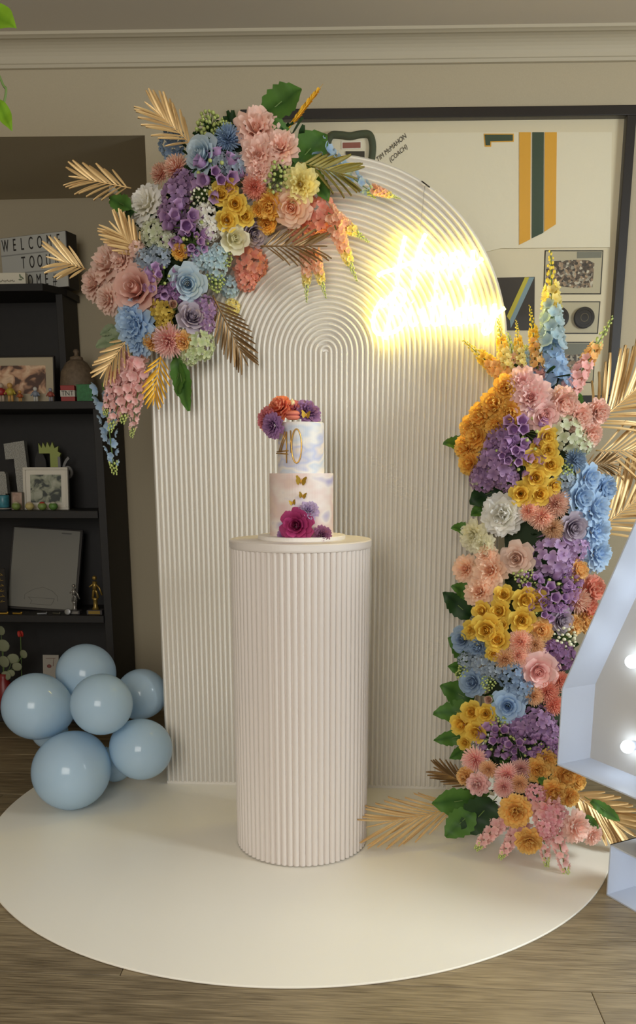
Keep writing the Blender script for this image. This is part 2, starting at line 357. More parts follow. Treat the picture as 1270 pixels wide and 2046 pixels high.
for i in range(len(outer)):
    (x0, z0), (x1, z1) = outer[i], outer[(i+1) % len(outer)]
    dxy = Vector((x1-x0, z1-z0)); nn = Vector((-dxy.y, dxy.x)).normalized()*0.004
    V = [(x0, 0, z0), (x1, 0, z1), (x1, DP, z1), (x0, DP, z0), (x0+nn.x, 0, z0+nn.y), (x1+nn.x, 0, z1+nn.y), (x1+nn.x, DP, z1+nn.y), (x0+nn.x, DP, z0+nn.y)]
    obj('side_wall', mesh('side_wall', (V, [(0, 1, 2, 3), (4, 7, 6, 5), (0, 4, 5, 1), (3, 2, 6, 7), (0, 3, 7, 4), (1, 5, 6, 2)]), M_MQ, False), mq)
M_BULB = emit_mat('bulb_glow', (0.76, 0.88, 1.0), 13.0)
MNV = Vector((md.x, md.y, 0))
def onMQ(u, v, depth):
    X = onP(u, v, mo - mn*depth, mn); return Vector(((X-mo).dot(MNV), depth, X.z))
b1 = onMQ(1262, 1322, DP-.03); b2 = onMQ(1253, 1492, DP-.03)
bulbs = [b1, b2, Vector((b1.x+.07, b1.y, b1.z+.17)), Vector((b1.x+.14, b1.y, b1.z+.34)), Vector((.18, b1.y, .43)), Vector((.18, b1.y, .24)), Vector((.17, b1.y, .08)), Vector((.27, b1.y, .08)), Vector((.29, b1.y, .43)), Vector((.18, b1.y, .62)), Vector((.18, b1.y, .95)), Vector((.18, b1.y, 1.15))]
bulb_me = mesh('bulb', sphere((0, 0, 0), 0.0185, 16, 10), M_BULB); sock_me = mesh('socket', xf(lathe([(0.013, 0), (0.013, 0.02)], 16), Matrix.Rotation(-math.pi/2, 4, 'X')), M_MQ)
for b in bulbs:
    bo = obj('bulb', bulb_me, mq, b); obj('socket', sock_me, bo, (0, 0.012, 0))

# ------------------------------------------------------------------ framed jersey on the wall (wall local: x along wall, y out of the room, z up)
fo = Vector((0, WY, 0)); fx = Vector((1, WK, 0)).normalized(); fnrm = Vector((WK, -1, 0)).normalized()
def onW(u, v, out=0.02):
    X = onP(u, v, fo+fnrm*out, fnrm); return ((X-fo).dot(fx), X.z)
jf = thing('jersey_frame', 'big black shadow box frame on the wall holding a signed white jersey', 'picture frame', fo, rot=(0, 0, WALLROT))
x0, zt = onW(480, 219.5, .04); x1, _ = onW(1253, 480, .04); _, zb = onW(1190, 808, .04)
x1 = onW(1267, 300, .04)[0]; x1 = (x1+onW(1250, 500, .04)[0])/2
BW = 0.032
for (a, b, c, d) in ((x0, x1, zt-BW, zt), (x0, x1, zb, zb+BW), (x0, x0+BW, zb+BW, zt-BW), (x1-BW, x1, zb+BW, zt-BW)):
    obj('frame_bar', mesh('frame_bar', box(a, b, -0.045, -0.001, c, d, 0.002), M_BLACK, False), jf)
obj('mat_board', mesh('mat_board', box(x0+BW, x1-BW, -0.012, -0.006, zb+BW, zt-BW), mat('mat_board', (226, 214, 190), 0.8, bump=0.05, bscale=300), False), jf)
def wbox(name, corners, out0, out1, m, parent=jf, **k):
    P = [onW(u, v, out1) for u, v in corners]; return obj(name, mesh(name, prism(P, -out1, -out0), m, False), parent, **k)
M_JER = mat('jersey_cloth', (234, 225, 206), 0.85, bump=0.25, bscale=40)
jer = wbox('jersey', [(600, 268), (1000, 264), (1222, 264), (1218, 494), (1000, 496), (900, 520), (600, 540)], .012, .0195, M_JER)
M_COLL = mat('collar_green', (62, 74, 56), 0.8); M_YEL = mat('stripe_gold', (226, 166, 48), 0.7); M_DG = mat('stripe_green', (44, 68, 52), 0.7)
cp = [onW(u, v, .024) for u, v in ((655, 330), (652, 300), (660, 272), (680, 270), (700, 272), (722, 268), (738, 270), (744, 290), (742, 318), (735, 345))]
obj("collar", mesh("collar", tube([tuple(p) for p in spline([(x, -.024, z) for x, z in cp], 5)], 0.0125, 8), M_COLL), jf)
wbox('neck_label', [(682, 283), (722, 282), (722, 297), (682, 298)], .020, .0225, M_WHITE)
wbox('neck_label', [(690, 302), (728, 302), (728, 320), (690, 320)], .020, .0225, M_BLACK)
wbox('label_print', [(684, 285), (720, 284), (720, 295.5), (684, 296.5)], .0225, .0230, mat('label_red', (150, 88, 80), .8))
wbox('stripe', [(1037, 264), (1060, 264), (1059, 478), (1037, 489)], .020, .022, M_YEL)
wbox('stripe', [(1063, 264), (1086, 264), (1085, 465), (1062, 476)], .020, .022, M_DG)
wbox('stripe', [(1088, 264), (1112, 264), (1110, 448), (1087, 463)], .020, .022, M_YEL)
wbox('number_edge', [(966, 267), (1026, 267), (1026, 283), (981, 284), (981, 293), (968, 293)], .020, .021, M_YEL)
wbox('number', [(968, 269), (1024, 269), (1024, 281), (979, 282), (979, 290), (970, 290)], .021, .0225, M_DG, label='dark green number one lying on its side')
M_INK = mat('ink', (40, 36, 34), 0.6)
for s, (u, v), sz in (('TIM McMAHON', (781, 296), 0.022), ('(COACH)', (795, 307), 0.021)):
    x, z = onW(u, v, .021)
    obj('signature', text_mesh('signature', s, sz, M_INK, 0.0004, 0.85, shear=0.3), jf, mat4=Matrix.Translation((x, -.0212, z)) @ Matrix.Rotation(math.radians(-38), 4, 'Y') @ UPRIGHT)
M_PRINTD = mat('print_dark', (52, 44, 40), 0.6)
wbox('print', [(985, 555), (1068, 553), (1067, 660), (985, 660)], .012, .015, M_PRINTD, label='dark print with yellow and blue diagonal stripes')
wbox('print_stripe', [(1048, 554), (1057, 554), (1018, 640), (1012, 632)], .015, .016, mat('print_yellow', (196, 182, 60), .6))
wbox('print_stripe', [(1057, 554), (1067, 554), (1020, 656), (1018, 640)], .015, .016, mat('print_blue', (128, 152, 166), .6))
crowd = [(0.0, (48, 40, 38)), (0.35, (92, 76, 64)), (0.55, (176, 148, 122)), (0.72, (58, 50, 50)), (1.0, (206, 196, 178))]
M_CROWD = print_mat('team_photo', crowd, 120, kind='VORONOI')
M_PBG = mat('photo_ground', (190, 180, 156), 0.6); M_PBK = mat('photo_back', (122, 122, 112), .6)
def photo(c, crowd_c, dark=None):
    (ua, va, ub, vb) = c
    wbox('photo_border', [(ua, va), (ub, va), (ub-5, vb), (ua-3, vb)], .012, .014, M_BLACK)
    wbox('photo_print', [(ua+2, va+2), (ub-2, va+2), (ub-7, vb-2), (ua-1, vb-2)], .014, .015, M_PBG)
    if crowd_c: wbox('photo_people', crowd_c, .015, .0155, M_CROWD)
    if dark: wbox('photo_wall', dark, .015, .0155, M_PBK)
photo((1088, 500, 1205, 588), [(1090, 530), (1106, 522), (1130, 520), (1150, 519), (1175, 520), (1187, 526), (1183, 574), (1150, 576), (1120, 572), (1090, 568)], [(1152, 503), (1202, 503), (1201, 515), (1152, 516)])
photo((1092, 602, 1199, 667), None)
photo((1120, 683, 1190, 765), [(1116, 710), (1165, 708), (1170, 745), (1150, 760), (1116, 758)], [(1124, 686), (1184, 686), (1182, 708), (1124, 709)])
M_PUCK = mat('puck_rubber', (44, 38, 36), 0.7, bump=0.1, bscale=80)
for u, v in ((1115, 635), (1166, 635)):
    x, z = onW(u, v, .02); p = obj('puck', mesh('puck', xf(lathe([(.036, 0), (.037, .002), (.037, .012), (.035, .014), (.027, .014), (.026, .013), (.001, .013)], 32), Matrix.Rotation(math.pi/2, 4, 'X')), M_PUCK, False), jf, (x, -.015, z))
    obj('puck_print', mesh('puck_print', xf(tube([(.014*math.cos(a*math.pi/8), .014*math.sin(a*math.pi/8), .0132) for a in range(16)], .0012, 4, True), Matrix.Rotation(math.pi/2, 4, 'X')), mat('puck_ink', (120, 108, 84), .6)), p)
obj('glass', mesh('glass', box(x0+BW-.004, x1-BW+.004, -.040, -.038, zb+BW-.004, zt-BW+.004), glass_mat('frame_glass', 0.035), False), jf)

# ------------------------------------------------------------------ bookcase in the recess
BF, BR = 0.66, 0.985                       # front and rear
bx1 = -0.985; bx0 = -2.2
zs = [0.06, onY(60, 1234, BF).z, onY(60, 1026, BF).z, onY(60, 808, BF).z]
ztop = onY(40, 574, 0.72).z
bc = thing('bookcase', 'dark espresso wooden bookcase with open shelves in the left recess', 'bookcase', (-1.5, BR, 0))
def bpart(name, x0, x1, y0, y1, z0, z1, b=0.002): return obj(name, mesh(name, box(x0+1.5, x1+1.5, y0-BR, y1-BR, z0, z1, b), M_SHELF, False), bc)
bpart('back_panel', bx0, bx1-.02, BR-.012, BR, 0, zs[3])
bpart('side_panel', bx1-.035, bx1, BF, BR, 0, zs[3]-.002)
bpart('side_panel', bx0, bx0+.035, BF, BR, 0, zs[3]-.002)
for z in zs: bpart('shelf', bx0+.035 if z < zs[3] else bx0, bx1-.035 if z < zs[3] else bx1+.012, BF-.01, BR-.012 if z < zs[3] else BR, z-.02, z+.012)
hx = onY(156, 650, BR).x
bpart('back_panel', bx0, hx-.02, BR-.012, BR, zs[3]+.012, ztop)
bpart('side_panel', hx-.03, hx, 0.80, BR, zs[3]+.012, ztop-.012)
tp = [(bx0+1.5, BR-BR), (bx0+1.5, .72-BR), (onY(85, 575, .72).x+1.5, .72-BR), (hx+1.5+.012, .80-BR+.03), (hx+1.5+.012, 0)]
V = [(x, y, ztop-.014) for x, y in tp]+[(x, y, ztop+.014) for x, y in tp]; n = 5
obj('top', mesh('top', (V, [tuple(range(n-1, -1, -1)), tuple(range(n, 2*n))]+[(i, (i+1) % n, (i+1) % n+n, i+n) for i in range(n)]), M_SHELF, False), bc)

def on_shelf(u, y, k): 
    z = (zs[k]+.0125) if k < 4 else ztop+.0145
    v = 900
    for _ in range(5):
        q = onY(u, v, y); v += (q.z-z)/max(1e-6, q.z-onY(u, v+1, y).z)
    return Vector((onY(u, v, y).x, y, z))
def pu(px, y): return px*(y-CAM.y)/FPX      # pixels -> metres at depth y, about

# lightbox
lb_y = 0.83; M_LB = mat('lightbox_face', (186, 186, 180), 0.5)
p0 = onY(5, 560, 0.90); p1 = onY(137, 560, 0.80)
lbd = Vector((p1.x-p0.x, p1.y-p0.y, 0)); LW = lbd.length; ang = math.atan2(lbd.y, lbd.x)
lbz = ztop+.0145; LH = onY(127, 460, .80).z-lbz
lb = thing('lightbox', 'cinema lightbox sign with black letters reading WELCOME TO OUR HOME', 'lightbox', (p0.x, p0.y, lbz), rot=(0, 0, ang))
obj('case', mesh('case', box(0, LW, .004, .075, 0, LH, .003), M_BLACK, False), lb)
obj('face', mesh('face', box(.004, LW-.003, 0, .0055, .004, LH-.003), M_LB, False), lb)
M_RAIL = mat('rail_grey', (150, 150, 146), .4)
for k in (1, 2): obj('rail', mesh('rail', box(.004, LW-.003, -.003, .001, LH*k/3-.002, LH*k/3+.002), M_RAIL, False), lb)
rows = [('WELCOME', [.085, .225, .345, .475, .61, .75, .885], 5/6.), ('TOOUR', [.345, .475, .595, .72, .85], 3/6.), ('HOME#', [.30, .43, .56, .675, .80], 1/6.)]
for s, xs, zf in rows:
    for ch, xx in zip(s, xs):
        obj('letter', text_mesh('letter', ch, LH*0.31, M_INK, 0.0006, 0.5), lb, mat4=Matrix.Translation((xx*LW, -.0012, LH*zf)) @ UPRIGHT)
# small cream plaque in front
p = on_shelf(20, .755, 4); w = pu(62, .755); h = pu(23, .755)
pq = thing('plaque', 'small cream box sign lying in front of the lightbox on top shelf', 'sign', p)
obj('board', mesh('board', box(-w/2, w/2, 0, .03, 0, h, .002), mat('cream_board', (222, 216, 196), .6), False), pq)
obj('script_line', mesh('script_line', tube([(-.055+.0022*k, -.0006, h*.36+.0035*math.sin(k*1.9)+.002*math.sin(k*.7)) for k in range(36)], .0011, 4), mat('pale_ink', (132, 120, 98), .6)), pq)
for k in range(3): obj('leaf_print', mesh('leaf_print', xf(sphere((0, 0, 0), .006, 8, 5, (1.4, .06, .6)), Matrix.Translation((w*.34+.008*(k % 2), -.0006, h*.45+.007*k)) @ Matrix.Rotation(.7*k, 4, 'Y')), mat('print_leaf', (120, 132, 104), .7)), pq)

def framed(name, label, u, y, k, wpx, hpx, fw, mw, fm, mm, pm, tilt=8, group=None, yaw=0, cat='photo frame'):
    p = on_shelf(u, y, k); w, h = pu(wpx, y), pu(hpx, y)
    t = thing(name, label, cat, p, group, (math.radians(-tilt), 0, yaw))
    for a in ((-w/2, w/2, 0, fw), (-w/2, w/2, h-fw, h), (-w/2, -w/2+fw, fw, h-fw), (w/2-fw, w/2, fw, h-fw)):
        obj('frame_bar', mesh('frame_bar', box(a[0], a[1], 0, .018, a[2], a[3], .0015), fm, False), t)
    obj('mat_board', mesh('mat_board', box(-w/2+fw, w/2-fw, .006, .010, fw, h-fw), mm, False), t)
    obj('photo', mesh('photo', box(-w/2+fw+mw, w/2-fw-mw, .0045, .006, fw+mw, h-fw-mw), pm, False), t)
    return t
M_KIDS = print_mat('children_photo', [(0, (48, 36, 34)), (.42, (86, 60, 50)), (.5, (190, 146, 116)), (.62, (222, 190, 158)), (.75, (96, 52, 48)), (1, (60, 50, 56))], 17, 0.6)
framed('photo_frame', 'dark photo frame with cream mat and a picture of children', 37, .74, 3, 146, 90, .006, .034, M_BLACK, mat('frame_mat', (176, 164, 140), .8), M_KIDS, 7, 'framed photographs on the shelves')
M_BW = print_mat('grey_photo', [(0, (30, 32, 32)), (.42, (60, 66, 62)), (.52, (140, 144, 124)), (.7, (176, 176, 160)), (1, (70, 72, 80))], 24, 0.8)
framed('photo_frame', 'white photo frame with a small black and white picture', 92, .75, 2, 92, 84, .012, .020, mat('white_frame', (204, 198, 184), .5), mat('white_mat', (214, 208, 194), .8), M_BW, 6, 'framed photographs on the shelves')
framed('photo_frame', 'small pinkish picture card leaning left of the white photo frame', 34, .72, 2, 23, 36, .002, .002, mat('card_edge', (120, 112, 100), .6), mat('card_mat', (150, 130, 116), .8), print_mat('card_photo', [(0, (110, 86, 74)), (.5, (168, 140, 124)), (1, (196, 176, 160))], 40), 6, 'framed photographs on the shelves')
# glitter number one
M_GLIT = mat('silver_glitter', (150, 148, 140), .5, .3, bump=.5, bscale=220, vary=.35)
p = on_shelf(45, .86, 2); s = pu(1, .86)
n1 = thing('number_one', 'silver glitter number one standing behind the white photo frame', 'number ornament', p, rot=(0, math.radians(-3), 0))
obj('body', mesh('body', prism([(-6*s, 0), (20*s, 0), (20*s, 132*s), (-22*s, 128*s), (-22*s, 98*s), (-5*s, 98*s)], 0, .03), M_GLIT, False), n1)
p = on_shelf(9, .84, 2)
o = obj('glitter_block', mesh('glitter_block', prism([(-22*s, 30*s), (9*s, 30*s), (8*s, 68*s), (5*s, 73*s), (-22*s, 73*s)], 0, .03), M_GLIT, False), None, p); o.location.z -= 0.0
o = tag(o, 'silver glitter number ornament at the left edge above the blue candle', 'number ornament')
obj('foot', mesh('foot', box(-18*s, 4*s, 0.002, .028, 0, 30*s), M_GLIT, False), o)
# number seven with crown points
p = on_shelf(105, .86, 2); M_LIME = mat('lime_paint', (150, 160, 84), .6)
n7 = thing('number_seven', 'lime green number seven ornament with pointed crown edge', 'number ornament', p)
obj('body', mesh('body', prism([(0, 0), (10*s, 0), (18*s, 95*s), (24*s, 108*s), (18*s, 112*s), (20*s, 122*s), (12*s, 118*s), (8*s, 130*s), (3*s, 119*s), (-2*s, 130*s), (-6*s, 119*s), (-11*s, 129*s), (-14*s, 118*s), (-20*s, 128*s), (-20*s, 108*s), (2*s, 108*s)], 0, .015), M_LIME, False), n7)
for i, (u, ch, lab) in enumerate(((125, '1', 'grey number one ornament beside the number six on third shelf'), (140, '6', 'grey round number six ornament at right of the lime number seven'))):
    p = on_shelf(u, .85+.01*i, 2)
    hh = pu(100, .85)
    t = thing('number_ornament', lab, 'number ornament', p, 'grey number ornaments on the third shelf')
    me = text_mesh('digit', ch, pu(62, .85), mat('grey_plastic', (120, 118, 116), .5), .006, .8)
    obj('digit', me, t, mat4=Matrix.Translation((0, 0, hh-pu(22, .85))) @ UPRIGHT); obj('post', mesh('post', box(-.004, .004, -.004, .004, 0, hh-pu(30, .85)), M_BLACK, False), t)
o = obj('black_ornament', mesh('black_ornament', prism([(-16*s, 0), (14*s, 0), (10*s, 96*s), (4*s, 112*s), (-6*s, 112*s), (-12*s, 96*s)], 0, .012), mat('dark_glass', (36, 36, 40), .3), False), None, on_shelf(88, .90, 2)); tag(o, 'dark upright ornament standing between the numbers one and seven', 'ornament')
# candle glass
p = on_shelf(8, .745, 2)
cg = thing('candle_glass', 'blue printed candle glass on a white dish at left edge', 'candle', p)
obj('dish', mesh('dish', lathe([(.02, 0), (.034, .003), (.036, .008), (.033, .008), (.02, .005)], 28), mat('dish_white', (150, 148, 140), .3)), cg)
obj('glass', mesh('glass', lathe([(.022, .009), (.026, .015), (.0265, .062), (.025, .064), (.024, .06)], 28), mat('candle_blue', (64, 128, 142), .35, vary=.3, bscale=60)), cg)
obj('wax', mesh('wax', lathe([(.0235, .055), (.023, .060)], 24), M_WHITE), cg)
for i, (u, c1, c2, lab) in enumerate(((33, (116, 136, 70), (190, 186, 150), 'green and cream'), (60, (186, 170, 110), (200, 180, 150), 'cream'), (85, (120, 140, 72), (178, 62, 48), 'red topped green'), (107, (92, 130, 60), (190, 190, 170), 'bright green'))):
    p = on_shelf(u, .69, 2); r = pu(9, .69)
    t = thing('toy_ball', lab+' little round toy in the row before the white frame', 'toy', p, 'round toys in a row on the third shelf')
    obj('lower_half', mesh('lower_half', sphere((0, 0, r*.9), r, 14, 8, (1, 1, .9)), mat('toy_a%d' % i, c1, .5)), t)
    obj('cap', mesh('cap', sphere((0, 0, r*1.25), r*.78, 14, 8, (1, 1, .85)), mat('toy_b%d' % i, c2, .5)), t)
# second shelf toys
p = on_shelf(136, .705, 3); s2 = pu(1, .705)
tb = thing('toy_block', 'red toy block with white band reading TNT', 'toy block', p)
obj('cube', mesh('cube', box(-14*s2, 14*s2, 0, 28*s2, 0, 31*s2, .0015), mat('toy_red', (150, 48, 44), .5), False), tb)
obj('band', mesh('band', box(-14.4*s2, 14.4*s2, -.001, 28.2*s2, 10*s2, 22*s2), mat('band_white', (196, 190, 178), .6), False), tb)
obj('lettering', text_mesh('lettering', 'TNT', 13*s2, M_INK, .0004, .95), tb, mat4=Matrix.Translation((0, -.0016, 16*s2)) @ UPRIGHT)
o = obj('toy_block', mesh('toy_block', box(-15.5*s2, 15.5*s2, 0, 30*s2, 0, 33*s2, .0015), mat('toy_green', (44, 112, 62), .55, vary=.25, bscale=70), False), None, on_shelf(169.5, .705, 3)); tag(o, 'plain green toy block right of the red block', 'toy block')
p = on_shelf(158, .80, 3); M_BASK = mat('clay_jar', (108, 92, 74), .7, bump=.5, bscale=60, vary=.2)
bj = thing('clay_jar', 'round brown clay jar with small knob lid behind the toy blocks', 'jar', p)
s3 = pu(1, .8)
obj('body', mesh('body', lathe([(18*s3, 0), (28*s3, 10*s3), (34*s3, 32*s3), (31*s3, 58*s3), (20*s3, 76*s3), (11*s3, 82*s3)], 32), M_BASK), bj)
obj('lid', mesh('lid', lathe([(13*s3, 80*s3), (12*s3, 86*s3), (4*s3, 89*s3), (4*s3, 93*s3), (6*s3, 97*s3), (3*s3, 101*s3)], 24), M_BASK), bj)
def figurine(u, y, k, h, c1, c2, label, lie=False):
    t = thing('figurine', label, 'toy figure', on_shelf(u, y, k), 'little toy figures on the shelves'); m1 = mat('fig%s' % (c1,), c1, .5); m2 = mat('fig%s' % (c2,), c2, .5)
    obj('body', mesh('body', lathe([(h*.16, h*.35), (h*.22, h*.5), (h*.17, h*.68), (h*.08, h*.74)], 14), m1), t)
    obj('head', mesh('head', sphere((0, 0, h*.86), h*.15, 12, 8), m2), t)
    for sx in (-1, 1):
        obj('leg', mesh('leg', tube([(sx*h*.09, 0, 0), (sx*h*.08, 0, h*.4)], h*.07, 8), m2), t)
        obj('arm', mesh('arm', tube([(sx*h*.17, 0, h*.64), (sx*h*.3, -h*.08, h*.4)], h*.05, 8), m1), t)
for a in ((4, 36, (150, 36, 42), (180, 160, 140), 'red toy figure at the left end of the second shelf'), (22, 36, (176, 156, 60), (196, 150, 84), 'yellow toy figure in front of the children photo'), (41, 22, (160, 84, 44), (190, 140, 70), 'orange brown toy figure in front of the children photo'), (72, 28, (128, 136, 150), (196, 196, 190), 'pale blue white toy figure in front of the photo frame'), (102, 26, (150, 76, 62), (140, 140, 150), 'rusty grey toy figure left of the red block')):
    figurine(a[0], .69, 3, pu(a[1], .69), *a[2:])
# fourth shelf: leaning framed jersey print, trophies
p = on_shelf(82, .78, 1); w, h = pu(148, .78), pu(172, .78)
t = thing('framed_jersey_print', 'grey framed jersey picture leaning on the fourth shelf', 'picture frame', p, rot=(math.radians(-14), math.radians(3.5), 0))
for a in ((-w/2, w/2, 0, .012), (-w/2, w/2, h-.006, h), (-w/2, -w/2+.006, .012, h-.006), (w/2-.012, w/2, .012, h-.006)):
    obj('frame_bar', mesh('frame_bar', box(a[0], a[1], 0, .02, a[2], a[3], .001), M_BLACK, False), t)
obj('picture', mesh('picture', box(-w/2+.006, w/2-.012, .005, .012, .012, h-.006), mat('grey_paper', (118, 116, 108), .45), False), t)
M_PLN = mat('pencil_line', (84, 82, 78), .7)
for pts in ([(-.09, .05), (-.09, .075), (-.05, .10), (0, .115), (.05, .10), (.08, .075), (.085, .05)], [(-.075, .062), (.065, .062)], [(-.07, .062), (-.05, .045), (-.06, .03), (.05, .03), (.06, .045), (.065, .062)]):
    obj('outline', mesh('outline', tube([(x*.9-.003, .0045, z*.95) for x, z in pts], .0006, 4), M_PLN), t)
obj('tag_print', mesh('tag_print', box(w*.2, w*.34, .004, .005, h*.94, h*.955), M_PLN, False), t)
def trophy(u, y, h, c, label):
    t = thing('trophy', label, 'trophy', on_shelf(u, y, 1), 'sports trophies on the fourth shelf'); g = mat('tr%s' % (c,), c, .35, .6); mb = mat('trophy_base', (70, 66, 66), .4)
    obj('base', mesh('base', box(-h*.2, h*.2, -h*.14, h*.14, 0, h*.12, .002), mb, False), t); obj('plate', mesh('plate', box(-h*.15, h*.15, -h*.15, -h*.139, h*.02, h*.10), g, False), t)
    obj('column', mesh('column', lathe([(h*.1, h*.12), (h*.06, h*.2), (h*.05, h*.35), (h*.09, h*.42)], 16), g), t)
    obj('figure', mesh('figure', merge(tube([(-.06*h, 0, .42*h), (-.03*h, 0, .6*h), (0, 0, .66*h)], .035*h, 8), tube([(.08*h, 0, .42*h), (.04*h, 0, .58*h), (0, 0, .66*h)], .035*h, 8), tube([(0, 0, .62*h), (.01*h, 0, .84*h)], .06*h, 8), sphere((.01*h, 0, .93*h), .06*h), tube([(.01*h, 0, .8*h), (.14*h, -.05*h, .68*h), (.2*h, -.05*h, .5*h)], .025*h, 6), tube([(.0, 0, .8*h), (-.12*h, -.05*h, .7*h)], .025*h, 6)), g), t)
trophy(150, .70, pu(62, .70), (140, 136, 130), 'silver player trophy at the corner of the leaning grey picture')
trophy(192, .70, pu(80, .70), (150, 124, 62), 'gold player trophy at the right end of the fourth shelf')
p = on_shelf(6, .74, 1)
bn = thing('award_board', 'dark upright award board with gold marks at left of fourth shelf', 'award', p)
obj('board', mesh('board', box(-.03, .022, 0, .01, 0, pu(90, .74)), M_BLACK, False), bn)
for k in range(6):
    zz = pu(20+11*k, .74); obj('gilt_mark', mesh('gilt_mark', merge(tube([(-.008, -.001, zz), (.014, -.001, zz+.003)], .0016, 4), tube([(.014 if k % 2 else -.008, -.001, zz), (.003, -.001, zz+.010)], .0014, 4)), mat('gold_ink', (150, 124, 56), .5)), bn)
for i, (u, a, c) in enumerate(((6, .1, (190, 150, 60)), (34, -.1, (190, 150, 60)), (84, .3, (120, 120, 120)), (112, -.4, (110, 108, 96)))):
    p = on_shelf(u, .675+.003*i, 1); cm = mat('medal%s' % (c,), c, .35, .7)
    lab = ['gold tie clip at the left end of the fourth shelf edge', 'gold tie clip second from the left on the shelf edge', 'silver wire keepsake lying before the grey picture', 'dull flat keepsake lying left of the silver trophy'][i]
    t = thing('keepsake', lab, 'keepsake', p, 'small metal keepsakes on the fourth shelf', (0, 0, a))
    obj('bar', mesh('bar', box(-.022, .022, 0, .006, 0.0, .006, .001), cm, False), t); obj('clasp', mesh('clasp', sphere((.02, .003, .006), .005, 10, 6), cm), t)
o = obj('medallion', mesh('medallion', xf(lathe([(.014, 0), (.015, .001), (.015, .004), (.011, .005)], 20), Matrix.Rotation(math.radians(80), 4, 'X')), mat('medal_silver', (140, 140, 140), .4, .6)), None, on_shelf(136, .668, 1)+Vector((0, 0, .0145))); tag(o, 'small round silver medallion leaning on the silver trophy base', 'medal')
# bottom shelf: eucalyptus vase, red flower, card
p = on_shelf(12, .74, 0)
eu = thing('eucalyptus_stems', 'pale round leaved eucalyptus stems in the bottom of the bookcase', 'plant', p)
M_EU = mat('eucalyptus', (124, 128, 100), .7)
obj('vase', mesh('vase', lathe([(.03, 0), (.045, .05), (.035, .12), (.02, .15), (.024, .17)], 24), mat('vase_red', (120, 30, 30), .4)), eu)
E_PX = [(6, 1290, 16), (8, 1322, 15), (26, 1316, 13), (47, 1307, 11), (34, 1332, 11), (12, 1350, 12), (2, 1260, 12), (22, 1345, 9)]
for u, v, r in E_PX:
    q = onY(u, v, .73)-p
    obj('leaf', mesh('leaf', xf(sphere((0, 0, 0), pu(r, .73), 12, 6, (1, .12, .85)), Matrix.Translation(q) @ Matrix.Rotation(random.uniform(-.5, .5), 4, 'Z')), M_EU), eu)
    obj('stem', mesh('stem', tube([(0, 0, .16), tuple(q*.6+Vector((0, 0, .05))), tuple(q)], .0015, 5), M_STEM), eu)
rf = thing('red_flower', 'single red tulip shaped flower above the eucalyptus leaves', 'flower', on_shelf(44, .76, 0))
q = onY(41, 1268, .76)-rf.location
obj('stem', mesh('stem', tube([(0, 0, 0), (.012, 0, q.z*.5), tuple(q)], .0018, 6), M_STEM), rf)
for k in range(5):
    a = k*1.257; obj('petal', mesh('petal', xf(sphere((0, 0, 0), .014, 8, 6, (.55, .25, 1.1)), Matrix.Translation(q+Vector((.007*math.cos(a), .007*math.sin(a), .004))) @ Matrix.Rotation(a, 4, 'Z') @ Matrix.Rotation(.25, 4, 'X')), mat('red_petal', (176, 44, 30), .6)), rf)
cdm = thing('greeting_card', 'small white greeting card standing behind the top balloon', 'card', on_shelf(103, .72, 0), rot=(math.radians(-8), 0, 0))
w = pu(34, .72); h0 = onY(103, 1345, .72).z-cdm.location.z; h1 = onY(103, 1311, .72).z-cdm.location.z
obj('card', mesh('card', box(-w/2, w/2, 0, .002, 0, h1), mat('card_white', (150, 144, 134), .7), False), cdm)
obj('drawing', mesh('drawing', merge(tube([(-w*.3, -.001, h1*.94), (w*.3, -.001, h1*.94)], .001, 4), tube([(w*.2, -.001, h1*.94), (w*.15, -.001, h1*.8)], .001, 4), sphere((-w*.1, -.0005, h1*.8), .011, 10, 6, (1, .08, .8))), mat('card_ink', (110, 60, 54), .7)), cdm)

# ------------------------------------------------------------------ cake
CX, CY, CZ = PX+.004, PY, PH+dz
M_BOARD = mat('cake_board', (240, 234, 226), .4)
def icing(name, stops, seed):
    m = bpy.data.materials.new(name); m.use_nodes = True; nt = m.node_tree; b = nt.nodes['Principled BSDF']; L = nt.links.new
    tc = nt.nodes.new('ShaderNodeTexCoord'); mp = nt.nodes.new('ShaderNodeMapping'); mp.inputs['Scale'].default_value = (9, 9, 16); mp.inputs['Location'].default_value = (seed, seed*2, seed)
    nz = nt.nodes.new('ShaderNodeTexNoise'); nz.inputs['Scale'].default_value = 1.0; nz.inputs['Detail'].default_value = 2; L(tc.outputs['Object'], mp.inputs[0]); L(mp.outputs[0], nz.inputs['Vector'])
    rp = nt.nodes.new('ShaderNodeValToRGB'); cr = rp.color_ramp
    while len(cr.elements) < len(stops): cr.elements.new(.5)
    for e, (q, c) in zip(cr.elements, stops): e.position = q; e.color = lin(c)
    L(nz.outputs['Fac'], rp.inputs['Fac']); L(rp.outputs[0], b.inputs['Base Color']); b.inputs['Roughness'].default_value = .5; return m
ck = thing('cake', 'two tier pastel watercolour buttercream cake on the fluted plinth', 'cake', (CX, CY, CZ))
obj('board', mesh('board', lathe([(.129, .0), (.130, .002), (.130, .010), (.128, .012)], 64), M_BOARD, False), ck)
T1R, T1H, T2R, T2H = .0935, .178, .0675, .142
z1 = .012+T1H; z2 = z1+T2H
obj('tier', mesh('tier', lathe([(T1R+.001, .012), (T1R, .03), (T1R, z1-.004), (T1R-.0005, z1), (T1R-.006, z1-.001), (.001, z1-.002)], 72), icing('icing_pink', [(.3, (176, 168, 204)), (.42, (240, 228, 220)), (.55, (232, 206, 198)), (.68, (240, 214, 196)), (.8, (216, 214, 232))], 3), False), ck)
